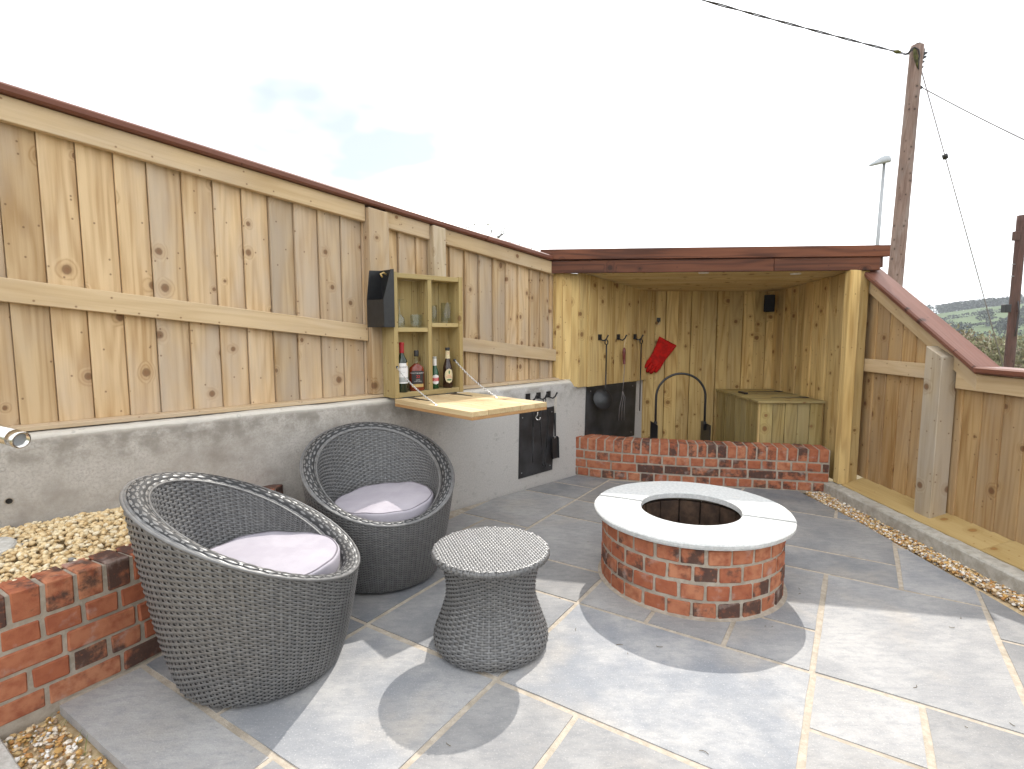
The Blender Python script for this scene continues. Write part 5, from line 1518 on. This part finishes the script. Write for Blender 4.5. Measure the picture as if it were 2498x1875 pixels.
# ---- red gauntlet on the back wall
gl = thing('welding_glove', 'red suede gauntlet hanging with fingers down on the shelter back wall', 'glove', (1.50, 5.50, 1.05))
g1, g2 = Vector((1.493, 0, 1.235)), Vector((1.665, 0, 1.145))
gc = (g1 + g2) / 2; gx = (g2 - g1).normalized(); gd = Vector((gx.z, 0, -gx.x)); gd = gd if gd.z < 0 else -gd
YB = 5.528
def gpt(s, w, d): p = gc + gd * s + gx * w; return Vector((p.x, YB - d, p.z))
bm = bmesh.new(); rings_ = []
secs = [(0, .0, .098, .014), (.004, .0, .100, .020), (.08, -.002, .090, .026), (.16, -.006, .079, .027), (.20, -.008, .075, .026), (.25, -.010, .078, .026), (.285, -.012, .080, .022), (.30, -.012, .076, .012)]
for (s_, w0, hw, th) in secs:
    ring_ = []
    for k in range(20):
        a = 2 * PI * k / 20; c, sn = math.cos(a), math.sin(a)
        ring_.append(bm.verts.new(gpt(s_ + .004 * math.sin(k * 2.3), w0 + hw * math.copysign(abs(c) ** .7, c), .004 + th * (1 + math.copysign(abs(sn) ** .8, sn)) * .5 + .003)))
    rings_.append(ring_)
for i in range(len(rings_) - 1):
    for k in range(20): bm.faces.new((rings_[i][k], rings_[i][(k + 1) % 20], rings_[i + 1][(k + 1) % 20], rings_[i + 1][k]))
bm.faces.new(rings_[0][::-1]); bm.faces.new(rings_[-1])
gm = bm_mesh(bm, 'glove_hand')
go = mesh_obj('gauntlet', gm, M['gloveleather'], None, gl, True)
for (w_, s0, ln, r_) in ((-.068, .262, .085, .0185), (-.030, .275, .100, .020), (.008, .275, .098, .020), (.044, .262, .078, .019)):
    pts = [gpt(s0, w_, .016), gpt(s0 + ln * .45, w_ - .004, .022), gpt(s0 + ln * .8, w_ - .006, .019), gpt(s0 + ln * .96, w_ - .006, .016), gpt(s0 + ln, w_ - .006, .015)]
    tube('finger', go, M['gloveleather'], pts, [r_, r_ * 1.02, r_ * .95, r_ * .68, r_ * .25], 12)
tube('cuff_seam', go, M['gloveseam'], [gpt(.006, -.097, .016), gpt(.006, -.05, .031), gpt(.006, 0, .0325), gpt(.006, .05, .031), gpt(.006, .097, .016)], .0016, 6)
hb = thing('coat_hook', 'small black iron hook on the shelter back wall above the red gauntlet', 'hook', (1.481, 5.53, 1.396))
box('hook_plate', hb, M['black'], (1.465, 1.503, 5.5275, 5.5315, 1.385, 1.425), None, .001)
tube('hook_arm', hb, M['black'], [(1.484, 5.527, 1.395), (1.478, 5.505, 1.378), (1.472, 5.487, 1.385), (1.468, 5.478, 1.402)], .006, 8)
tube('hanging_loop', hb, M['string'], [(1.478, 5.50, 1.384), (1.470, 5.505, 1.352), (1.485, 5.507, 1.350), (1.484, 5.50, 1.384)], .0025, 6)

# ---- arched log holder
lh = thing('log_holder', 'black steel log holder with tall arched handle inside the shelter', 'log holder', (1.52, 4.86, 0))
hx0, hx1, hy = 1.300, 1.745, 4.86
arc = [(hx0, hy, .40), (hx0, hy, .70)] + [((hx0 + hx1) / 2 - (hx1 - hx0) / 2 * math.cos(PI * k / 24), hy, .70 + .212 * math.sin(PI * k / 24)) for k in range(1, 24)] + [(hx1, hy, .70), (hx1, hy, .40)]
tube('arched_handle', lh, M['black'], arc, .0105, 12)
for hx in (hx0, hx1):
    s_ = -1 if hx == hx0 else 1
    box('side_plate', lh, M['black'], (hx + s_ * .012 - .004, hx + s_ * .012 + .004, hy - .12, hy + .12, .03, .462), None, .0015)
    box('bracket', lh, M['black'], (hx - .013, hx + .013, hy - .014, hy + .014, .452, .478), None, .002)
box('floor_plate', lh, M['black'], (hx0 - .01, hx1 + .01, hy - .12, hy + .12, .020, .029), None, .0015)
for hx in (hx0, hx1):
    for dy_ in (-.1, .1): box('foot', lh, M['black'], (hx - .012, hx + .012, hy + dy_ - .012, hy + dy_ + .012, -.04, .0195), None, .002)
tag(poly_obj('shelter_floor', [Vector((1.0, 5.0, 0)), Vector((1.05, 4.78, 0)), Vector((2.6, 4.47, 0)), Vector((2.68, 5.54, 0)), Vector((1.45, 5.54, 0))], -.09, -.042, M['mortar']), kind='structure')

# ---- storage box
bx = thing('storage_box', 'green-tinged timber storage box with strap-hinged lid in the shelter corner', 'storage box', (2.36, 5.05, 0))
BX0, BX1, BY0, BY1, BZ = 2.100, 2.648, 4.575, 5.52, .682
w = (BX1 - BX0 - .02) / 5
box('corner_trim', bx, M['kick'], (BX0, BX0 + .016, BY0, BY0 + .02, -.04, BZ), None, .0015)
for i in range(5):
    box('front_board', bx, M['box'], (BX0 + .017 + i * w + .0024, BX0 + .017 + (i + 1) * w - .0024, BY0 + .002 + (i % 2) * .004, BY0 + .022, -.04, BZ), None, .002)
n_ = 8; w = (BY1 - BY0 - .024) / n_
for i in range(n_):
    box('side_board', bx, M['box'], (BX0 + .001 + (i % 2) * .0015, BX0 + .02, BY0 + .023 + i * w + .0022, BY0 + .023 + (i + 1) * w - .0022, -.04, BZ), None, .002)
box('back_panel', bx, M['box'], (BX0 + .022, BX1, BY1 - .02, BY1, -.04, BZ), None, .002)
box('end_panel', bx, M['box'], (BX1 - .02, BX1, BY0 + .025, BY1 - .022, -.04, BZ), None, .002)
lid = box('lid', bx, M['box'], (BX0 - .018, BX1 + .004, BY0 - .020, BY0 + .055, BZ + .001, BZ + .023), None, .002)
n_ = 7; w = (BY1 - BY0 - .058) / n_
for i in range(n_):
    box('lid_board', lid, M['box'], (BX0 - .017, BX1 + .003, BY0 + .0565 + i * w, BY0 + .0565 + (i + 1) * w - .0018, BZ + .001, BZ + .0225 + (i % 2) * .001), None, .002)
for yy in (4.78, 5.24):
    hz_ = BZ + .0240
    me = mk('strap_hinge', [(0, -.015, 0), (0, .015, 0), (-.26, .004, 0), (-.26, -.004, 0), (0, -.015, .003), (0, .015, .003), (-.26, .004, .003), (-.26, -.004, .003)], HEX)
    h_ = mesh_obj('strap_hinge', me, M['black'], Matrix.Translation((BX1 - .09, yy, hz_)), lid)
    box('hinge_leaf', h_, M['black'], (BX1 - .088, BX1 - .03, yy - .03, yy + .03, hz_, hz_ + .006), None, .001)
box('handle', lid, M['black'], (BX0 + .06, BX0 + .10, 5.02, 5.16, BZ + .024, BZ + .040), None, .006)
# ---- loudspeaker in the corner
sp = thing('loudspeaker', 'small black loudspeaker mounted high in the shelter back corner', 'speaker', (2.55, 5.45, 1.56))
q = Matrix.Translation((2.545, 5.425, 1.565)) @ Matrix.Rotation(math.radians(-22), 4, 'Z') @ Matrix.Rotation(math.radians(4), 4, 'X')
c = [(-.050, -.055, -.085), (.050, -.055, -.085), (.042, .060, -.075), (-.042, .060, -.075), (-.050, -.055, .085), (.050, -.055, .085), (.042, .060, .075), (-.042, .060, .075)]
cabm = mesh_obj('speaker_cabinet', hexmesh(c, .010, 'speaker_cabinet', 2), M['speaker'], q, sp)
g_ = [(-.043, -.060, -.077), (.043, -.060, -.077), (.043, -.0555, -.077), (-.043, -.0555, -.077), (-.043, -.060, .077), (.043, -.060, .077), (.043, -.0555, .077), (-.043, -.0555, .077)]
mesh_obj('grille', hexmesh(g_, .002, 'grille'), M['speaker'], q, sp)
tube('bracket', sp, M['speaker'], [q @ Vector((0, .06, 0)), Vector((2.59, 5.52, 1.56))], .012, 8)

# ================================================================== SPIKE SPOTLIGHT AT THE LEFT, ROUND STONE
d = ray(52, 1073); e = CAM + d * 1.98
ax = (Vector((.86, -.25, -.15))).normalized()
ls = thing('garden_spotlight', 'stainless steel cylinder garden spotlight on a post in the pebble bed', 'spotlight', (e - ax * .20).xy.to_3d() + Vector((0, 0, .40)))
Rq = ax.to_track_quat('Z', 'Y').to_matrix().to_4x4()
sb = mesh_obj('lamp_barrel', lathe_mesh([(.0, -.27), (.030, -.27), (.0318, -.265), (.0318, -.0385), (.0306, -.038), (.0306, -.037), (.0318, -.0365), (.0318, .0), (.030, .002), (.0255, .002), (.0245, -.014), (0, -.014)], 40, 'lamp_barrel'), M['stainless'], Matrix.Translation(e) @ Rq, ls, True)
mesh_obj('lamp_lens', lathe_mesh([(0, -.012), (.024, -.0125)], 28, 'lamp_lens'), M['lens'], Matrix.Translation(e) @ Rq, sb)
pb_ = e - ax * .235
tube('post', ls, M['stainless'], [(pb_.x, pb_.y, .40), (pb_.x, pb_.y, pb_.z - .028)], .011, 12)
stp = on_z(-48, 1352, .46)
stm = lathe_mesh([(0, .018), (.095, .018), (.102, .012), (.103, -.01), (0, -.012)], 26, 'stone')
for v in stm.vertices: v.co.z += .002 * math.sin(v.co.x * 60) ; v.co.x *= 1.05
tag(mesh_obj('round_stone', stm, M['edging'], Matrix.Translation(stp + Vector((0, 0, .008))) @ Matrix.Rotation(.06, 4, 'X')), 'flat round grey stone lying on the cream pebbles', 'stone')

# ================================================================== BEYOND THE GARDEN
def at_depth(px, py, dist): return on_y(px, py, dist)
# near utility pole
a_, b_ = at_depth(2183, 690, 11.0), at_depth(2237, 112, 11.0)
dn = (a_ - b_).normalized(); foot_p = a_ + dn * ((a_.z + 1.0) / -dn.z)
up_ = thing('utility_pole', 'tall pale brown wooden utility pole behind the shelter, with looped cable on top', 'utility pole', foot_p)
n_ = 24; pts = [foot_p.lerp(b_, k / n_) for k in range(n_ + 1)]
cen = foot_p
L_ = (b_ - foot_p).length; zax = (b_ - foot_p).normalized()
Mp = Matrix.Translation((foot_p + b_) / 2) @ zax.to_track_quat('Z', 'Y').to_matrix().to_4x4()
def pole_mesh(L, r0, r1, name):
    rr = np.random.RandomState(4); n, m = 20, 40; vs, fs = [], []
    for i in range(m + 1):
        r = r0 + (r1 - r0) * i / m
        for k in range(n):
            a = 2 * PI * k / n; q = r * (1 + .012 * math.sin(3 * a + i * .2) + rr.uniform(-.012, .012))
            vs.append((q * math.cos(a), q * math.sin(a), -L / 2 + L * i / m))
    for i in range(m):
        for k in range(n): fs.append((i * n + k, i * n + (k + 1) % n, (i + 1) * n + (k + 1) % n, (i + 1) * n + k))
    fs += [tuple(range(n - 1, -1, -1)), tuple(m * n + k for k in range(n))]
    return mk(name, vs, fs, True)
mesh_obj('pole_shaft', pole_mesh(L_, .150, .112, 'pole_shaft'), M['polewood'], Mp, up_)
def pz(px, py, off=0.0): return at_depth(px, py, 11.0 - off)
pc5 = lambda x, y: (2000 + x / 4.151, y / 4.151)
# cable loop, fittings and moss at its head
tube('cable_loop', up_, M['wire'], [pz(*pc5(*q), .05) for q in [(865, 548), (905, 530), (945, 490), (980, 440), (1010, 433), (1040, 455), (1050, 500), (1045, 550), (1030, 600), (1010, 640)]], .016, 8)
tube('cable_loop', up_, M['wire'], [pz(*pc5(*q), .12) for q in [(900, 530), (930, 485), (960, 478), (1000, 500), (1012, 560), (1000, 620), (1000, 700)]], .012, 8)
tube('cable_loop', up_, M['wiregrey'], [pz(*pc5(*q), .02) for q in [(1010, 440), (1020, 480), (1055, 455), (1066, 470), (1060, 540), (1045, 600)]], .006, 6)
for q in [(1055, 540), (1045, 580), (1025, 630), (1015, 685)]:
    c = pz(*pc5(*q), .03)
    tube('clamp', up_, M['black'], [c + Vector((-.08, 0, -.02)), c + Vector((.01, 0, .0)), c + Vector((.055, 0, .02))], [.018, .030, .020], 8)
tube('tension_clamp', up_, M['moss'], [pz(*pc5(748, 515)), pz(*pc5(780, 522)), pz(*pc5(820, 532))], [.016, .036, .022], 8)
tube('stay_strap', up_, M['wire'], [pz(*pc5(810, 535)), pz(*pc5(865, 552)), pz(*pc5(905, 545))], .010, 6)
tube('stay_strap', up_, M['wire'], [pz(*pc5(810, 520)), pz(*pc5(860, 540)), pz(*pc5(905, 550))], .007, 6)
tube('moss_patch', up_, M['moss'], [pz(*pc5(960, 490), .09), pz(*pc5(970, 560), .105), pz(*pc5(985, 640), .10), pz(*pc5(985, 715), .095)], [.022, .036, .028, .010], 8)
ins = pz(*pc5(1000, 885), .02)
tube('insulator', up_, M['black'], [ins + Vector((-.05, 0, 0)), ins, ins + Vector((.04, 0, 0)), ins + Vector((.08, 0, 0))], [.02, .035, .038, .012], 10)
# overhead lines
def sagged(a, b, sag, n=24):
    a, b = Vector(a), Vector(b); return [a.lerp(b, k / n) - Vector((0, 0, sag * 4 * (k / n) * (1 - k / n))) for k in range(n + 1)]
c0 = pz(*pc5(748, 515)); c1 = at_depth(1720, 0, 9.3); c2 = c1 + (c1 - c0) * 2.2 + Vector((0, 0, .25))
oc = thing('overhead_cable', 'thick black twisted overhead cable running to the head of the tall utility pole', 'cable', c0)
L_ = 120
for s_ in (0, PI):
    pts = []
    ctrl = sagged(c0, c2, .0, 3)
    for k in range(L_ + 1):
        t = k / L_; p = c0.lerp(c2, t) - Vector((0, 0, .10 * 4 * t * (1 - t)))
        pts.append(p + Vector((0, math.cos(t * 62 + s_), math.sin(t * 62 + s_))) * .011)
    tube('strand', oc, M['wire'], pts, .0105, 6)
t0 = ins + Vector((.07, 0, 0)); t1 = at_depth(2498, 325, 9.6); t2 = t1 + (t1 - t0) * 1.5
ow = thing('overhead_wire', 'thin overhead wire leaving the tall utility pole below its top', 'wire', t0)
tube('wire_strand', ow, M['wiregrey'], sagged(t0, t2, .10), .0105, 6)
g0 = pz(*pc5(1025, 700)); g1_ = at_depth(2450, 905, 13.0); g1_ = g0 + (g1_ - g0) * 1.35
gw = thing('guy_wire', 'slanting stay wire with a small insulator between the two utility poles', 'wire', g0)
tube('wire_strand', gw, M['wiregrey'], [g0, g0.lerp(g1_, .5), g1_], .0105, 6)
f_ = (at_depth(2319, 383, 11.3) - g0).length / (g1_ - g0).length; gi = g0.lerp(g1_, f_); gdv = (g1_ - g0).normalized()
tube('insulator', gw, M['black'], [gi - gdv * .055, gi - gdv * .045, gi + gdv * .045, gi + gdv * .055], [.020, .052, .052, .030], 8)
# second, darker pole
a_, b_ = at_depth(2463, 870, 15.0), at_depth(2494, 525, 15.0)
dn = (a_ - b_).normalized(); foot_p = a_ + dn * 3.4
u2 = thing('utility_pole', 'dark red-brown utility pole with a small box and climbing pegs beyond the right fence', 'utility pole', foot_p)
L_ = (b_ - foot_p).length; zax = (b_ - foot_p).normalized()
mesh_obj('pole_shaft', pole_mesh(L_, .122, .112, 'pole_shaft'), M['poledark'], Matrix.Translation((foot_p + b_) / 2) @ zax.to_track_quat('Z', 'Y').to_matrix().to_4x4(), u2)
c = at_depth(2456, 752, 14.9)
box('junction_box', u2, M['black'], (c.x - .10, c.x + .06, c.y - .08, c.y + .08, c.z - .11, c.z + .11), None, .012)
c = at_depth(2479, 575, 14.9)
box('terminal_box', u2, M['poledark'], (c.x - .06, c.x + .05, c.y - .07, c.y + .07, c.z - .12, c.z + .12), None, .010)
for (x_, y_) in ((2464, 644), (2461, 673), (2490, 644)):
    c = at_depth(x_, y_, 14.95); tube('climbing_peg', u2, M['galv'], [c, c + Vector((.18 if x_ < 2480 else -.14, .02, .0))], .010, 6)
tube('riser_cable', u2, M['wire'], [at_depth(2484, 735, 14.85), at_depth(2486, 760, 14.8), at_depth(2480, 800, 14.85), at_depth(2476, 820, 14.85)], .018, 6)
# street lamp
a_, b_ = at_depth(2141, 590, 24.0), at_depth(2157, 396, 24.0)
foot_p = a_ + (a_ - b_).normalized() * (a_.z + 1.6)
sl_ = thing('street_lamp', 'grey steel street lamp with flat angled head behind the shelter roof', 'street lamp', foot_p)
tube('lamp_column', sl_, M['galv'], [foot_p, a_, b_], [.085, .075, .062], 14)
lz = lambda x, y: at_depth(1650 + x / 2.608, y / 2.608, 23.9)
q0, q1 = lz(1228, 1053), lz(1355, 1015)
dxh = (q1 - q0).normalized(); uph = Vector((-dxh.z, 0, dxh.x))
vs, fs = [], []
for t, up1, dn1, hw in ((0, .02, -.02, .08), (.2, .13, -.05, .14), (.5, .22, -.07, .17), (.8, .26, -.09, .16), (1.0, .20, -.12, .12), (1.06, .08, -.08, .06)):
    c = q0.lerp(q1, t)
    for k in range(12):
        a = 2 * PI * k / 12; sn = math.sin(a); vs.append(c + Vector((0, 1, 0)) * (hw * math.cos(a)) + uph * ((up1 if sn > 0 else -dn1) * sn))
for i in range(5):
    for k in range(12): fs.append((i * 12 + k, i * 12 + (k + 1) % 12, (i + 1) * 12 + (k + 1) % 12, (i + 1) * 12 + k))
fs += [tuple(range(11, -1, -1)), tuple(60 + k for k in range(12))]
bm = bmesh.new(); bm.from_mesh(mk('h', [Vector(v) - q0 for v in vs], fs)); mesh_obj('lamp_head', bm_mesh(bm, 'lamp_head'), M['lampgrey'], Matrix.Translation(q0), sl_, True)
pcell = lz(1318, 1003); tube('photocell', sl_, M['galv'], [pcell + Vector((0, 0, -.08)), pcell + Vector((0, 0, .05))], .06, 10)

# trees and shrubs
def leaf_mat(name, a, b, c):
    k = NT(name); r = k.island()
    col = k.mix(r, a, b); col = k.mix(k.ramp(k.noise(k.obj(), .9, 3), .45, .7), col, c)
    return k.fin(col, .85, .15)
M['scrub'] = leaf_mat('bare_spring_twigs', (.30, .245, .165), (.22, .18, .125), (.28, .25, .135))
M['scrubgreen'] = leaf_mat('budding_foliage', (.19, .19, .095), (.22, .20, .115), (.15, .15, .08))
M['conifer'] = leaf_mat('dark_conifer_foliage', (.045, .055, .042), (.060, .068, .048), (.040, .046, .038))
M['bark'] = plain('bark', (.09, .07, .055), .9, .1, 0, .5, 40, .3)
def crown_mesh(n, rx, rz, leaf, seed, cone=False):
    rr = np.random.RandomState(seed); lob = [(rr.uniform(-.55, .55), rr.uniform(-.55, .55), rr.uniform(-.35, .55), rr.uniform(.30, .58)) for _ in range(11)]
    V, Fc = [], []; c = 0
    while c < n:
        if cone:
            z = rr.uniform(-1, 1); rad = (1 - (z + 1) / 2) * .75 + .04; a = rr.uniform(0, 6.28); q = rad * math.sqrt(rr.uniform(.3, 1)); p = np.array([q * math.cos(a), q * math.sin(a), z])
        else:
            l_ = lob[rr.randint(11)]; d = rr.normal(size=3); d /= np.linalg.norm(d); p = np.array(l_[:3]) + d * l_[3] * rr.uniform(.55, 1.05)
        p = p * np.array([rx, rx, rz])
        u_ = rr.normal(size=3); u_ /= np.linalg.norm(u_); w_ = np.cross(u_, rr.normal(size=3)); w_ /= np.linalg.norm(w_)
        s = leaf * rr.uniform(.5, 1.3); k = len(V)
        V += [p + u_ * s, p + w_ * s * .5, p - u_ * s, p - w_ * s * .5]; Fc.append((k, k + 1, k + 2, k + 3)); c += 1
    return mk('crown', V, Fc)
def trunk_mesh(h_, r, limbs, seed, spread):
    rr = np.random.RandomState(seed); bm = bmesh.new()
    def addt(pts, rad):
        me = tube_mesh(pts, rad, 7); bm.from_mesh(me); bpy.data.meshes.remove(me)
    addt([(0, 0, -.3), (.02, .03, h_ * .35), (.05, -.02, h_ * .75), (.03, .02, h_)], [r, r * .8, r * .5, r * .15])
    for i in range(limbs):
        z = h_ * rr.uniform(.3, .8); a = rr.uniform(0, 6.28); l_ = spread * rr.uniform(.5, 1.0)
        e_ = (l_ * math.cos(a), l_ * math.sin(a), z + l_ * rr.uniform(.5, 1.1))
        addt([(0, 0, z), (e_[0] * .5, e_[1] * .5, z + (e_[2] - z) * .4), e_], [r * .4, r * .22, r * .05])
    return bm_mesh(bm, 'trunk')
scr = [crown_mesh(2600, 2.6, 2.0, .12, 20 + i) for i in range(3)]
trk = [trunk_mesh(3.6, .14, 9, 30 + i, 2.2) for i in range(3)]
for me in trk: me.materials.append(M['bark'])
rt_ = random.Random(21); spots = []
for d_, n_ in ((44, 6), (62, 8), (84, 9), (112, 9)):
    for i in range(n_):
        an = .56 + (i + rt_.uniform(.1, .9)) * (.36 / n_)
        spots.append((d_ * math.sin(an) * rt_.uniform(.96, 1.04), d_ * math.cos(an), rt_.randrange(3), rt_.uniform(.8, 1.3)))
kinds = (('scrub', 'brownish bare scrub tree among the thicket beyond the right fence'), ('scrubgreen', 'budding green scrub tree among the thicket beyond the right fence'))
for i, (x, y, vi, s_) in enumerate(spots):
    kd = 1 if i % 4 == 2 else 0
    gz_ = ground_z(x, y); dist = math.hypot(x, y)
    top = -.012 * y if y > 50 else -.024 * y
    hgt = max(2.2, CAMH + top - gz_) / 4.6
    s2 = hgt * s_ * .95
    t = thing('scrub_tree', kinds[kd][1], 'tree', (x, y, gz_), 'scrub trees in the thicket' if kd == 0 else 'budding trees in the thicket', rt_.uniform(0, 6))
    T = WM[t.name] @ Matrix.Diagonal((s2 * .85, s2 * .85, s2, 1))
    mesh_obj('trunk', trk[vi], None, T, t)
    cm = scr[vi].copy() if False else scr[vi]
    o = mesh_obj('crown', cm, None, T @ Matrix.Translation((0, 0, 3.0)), t)
    if not cm.materials: cm.materials.append(M['scrub'])
    o.material_slots[0].link = 'OBJECT'; o.material_slots[0].material = M[kinds[kd][0]]
# two twiggy treetops showing above the capping of the left fence
def twig_tree(px, py, dist, label, seed, wdt, n):
    top = at_depth(px, py, dist); gz_ = ground_z(top.x, top.y); h_ = top.z - gz_
    t = thing('bare_tree', label, 'tree', (top.x, top.y, gz_), None)
    rr = np.random.RandomState(seed); bm = bmesh.new()
    def addt(pts, rad):
        me = tube_mesh(pts, rad, 5); bm.from_mesh(me); bpy.data.meshes.remove(me)
    addt([(0, 0, -.3), (.05, 0, h_ * .5), (0, .05, h_ * .8), (0, 0, h_ * .95)], [.16, .11, .05, .015])
    tips = []
    for i in range(n):
        z = h_ * rr.uniform(.5, .88); a = rr.uniform(0, 6.28); l_ = wdt * rr.uniform(.4, 1)
        e_ = Vector((l_ * math.cos(a), l_ * math.sin(a), min(h_ * rr.uniform(.93, 1.02), z + l_ * 1.6)))
        m_ = Vector((e_.x * .55, e_.y * .55, z + (e_.z - z) * .5)); addt([(0, 0, z), m_, e_], [.035, .02, .006])
        for q in range(5):
            s_ = m_.lerp(e_, rr.uniform(0, 1)); d = Vector((rr.uniform(-.3, .3), rr.uniform(-.3, .3), rr.uniform(.1, .5))); addt([s_, s_ + d * .6, s_ + d], [.010, .006, .003]); tips.append(s_ + d)
    mesh_obj('trunk', bm_mesh(bm, 'trunk'), M['bark'], WM[t.name], t)
    V, Fc = [], []
    for p in tips:
        for q in range(6):
            c = np.array(p) + rr.normal(size=3) * .07; u_ = rr.normal(size=3); u_ /= np.linalg.norm(u_); w_ = np.cross(u_, rr.normal(size=3)); s = .035; k = len(V)
            V += [c + u_ * s, c + w_ * s * .5, c - u_ * s, c - w_ * s * .5]; Fc.append((k, k + 1, k + 2, k + 3))
    mesh_obj('crown', mk('crown', V, Fc), M['scrubgreen'], WM[t.name], t)
twig_tree(1180, 548, 26, 'sparse treetop just showing over the fence capping beside the grey post', 51, 1.3, 26)
twig_tree(1268, 588, 26, 'low rounded treetop showing over the fence capping where it meets the shelter roof', 52, .8, 34)
# hedgerows on the far hillside, field trees, plantation along the ridge
def tuft_mesh(paths, leaf, hgt, wid, dens, seed):
    rr = np.random.RandomState(seed); V, Fc = [], []
    for path in paths:
        for i in range(len(path) - 1):
            a, b = path[i], path[i + 1]; l_ = math.hypot(b[0] - a[0], b[1] - a[1])
            for q in range(int(l_ * dens)):
                t = rr.rand(); x = a[0] + (b[0] - a[0]) * t + rr.normal() * wid; y = a[1] + (b[1] - a[1]) * t + rr.normal() * wid
                z = ground_z(x, y) + hgt * rr.rand() ** .8; u_ = rr.normal(size=3); u_ /= np.linalg.norm(u_); w_ = np.cross(u_, rr.normal(size=3)); w_ /= np.linalg.norm(w_); s = leaf * rr.uniform(.5, 1.2); k = len(V); c = np.array([x, y, z])
                V += [c + u_ * s, c + w_ * s * .6, c - u_ * s, c - w_ * s * .6]; Fc.append((k, k + 1, k + 2, k + 3))
    return mk('foliage', V, Fc)
def polar(an, d): return (d * math.sin(an), d * math.cos(an))
def hedge(label, pts, seed, hgt=2.2):
    t = thing('hedge', label, 'hedge', (pts[0][0], pts[0][1], ground_z(*pts[0])))
    mesh_obj('foliage', tuft_mesh([pts], .75, hgt, .55, 9, seed), M['conifer'], None, t)
hedge('dark hedge line slanting across the upper green field on the far hill', [polar(.60 + .04 * i, 395 + 9 * i + 5 * math.sin(i)) for i in range(6)], 61)
hedge('dark hedge line along the lower edge of the far green fields', [polar(.60 + .04 * i, 300 + 4 * math.sin(i * 1.7)) for i in range(6)], 62, 3.0)
hedge('hedge line between the two lower fields on the far hill', [polar(.60 + .04 * i, 338 + 4 * i) for i in range(6)], 63, 2.0)
fm = crown_mesh(420, 4.2, 4.0, .62, 71); fm.materials.append(M['conifer'])
ft_ = trunk_mesh(5, .3, 5, 72, 3); ft_.materials.append(M['bark'])
for i, (an, d) in enumerate([(.672, 330), (.715, 352), (.745, 322), (.760, 345), (.735, 300), (.690, 296), (.640, 470), (.648, 474), (.665, 296), (.772, 318), (.752, 372)]):
    x, y = polar(an, d); t = thing('field_tree', 'dark rounded tree standing in the far hedges and fields', 'tree', (x, y, ground_z(x, y)), 'trees in the far fields')
    s_ = .75 + .35 * ((i * 37) % 10) / 10; T = WM[t.name] @ Matrix.Diagonal((s_, s_, s_, 1)) @ Matrix.Rotation(i * 1.3, 4, 'Z')
    mesh_obj('trunk', ft_, None, T, t); mesh_obj('crown', fm, None, T @ Matrix.Translation((0, 0, 5.2)), t)
wv = tuft_mesh([[polar(.662 + .006 * i, 508 + 14 * r_ + i * 1.2) for i in range(16)] for r_ in range(4)], 1.2, 6.5, 2.5, 14, 64)
tag(mesh_obj('wood', wv, M['conifer']), 'dark conifer plantation along the ridge of the far hill', 'wood', kind='stuff')
# ================================================================== AIR
hzb = bmesh.new(); bmesh.ops.create_cube(hzb, size=1.0)
hm = bm_mesh(hzb, 'haze')
hmat = bpy.data.materials.new('pale_haze'); hmat.use_nodes = True
ht = hmat.node_tree; ht.nodes.clear()
ho = ht.nodes.new('ShaderNodeOutputMaterial'); hv = ht.nodes.new('ShaderNodeVolumePrincipled')
hv.inputs['Color'].default_value = (.80, .86, .93, 1); hv.inputs['Density'].default_value = .00045; hv.inputs['Anisotropy'].default_value = .2
ht.links.new(hv.outputs[0], ho.inputs['Volume'])
tag(mesh_obj('haze', hm, hmat, Matrix.Translation((0, 0, 40)) @ Matrix.Diagonal((6200, 6200, 112, 1))), kind='stuff')
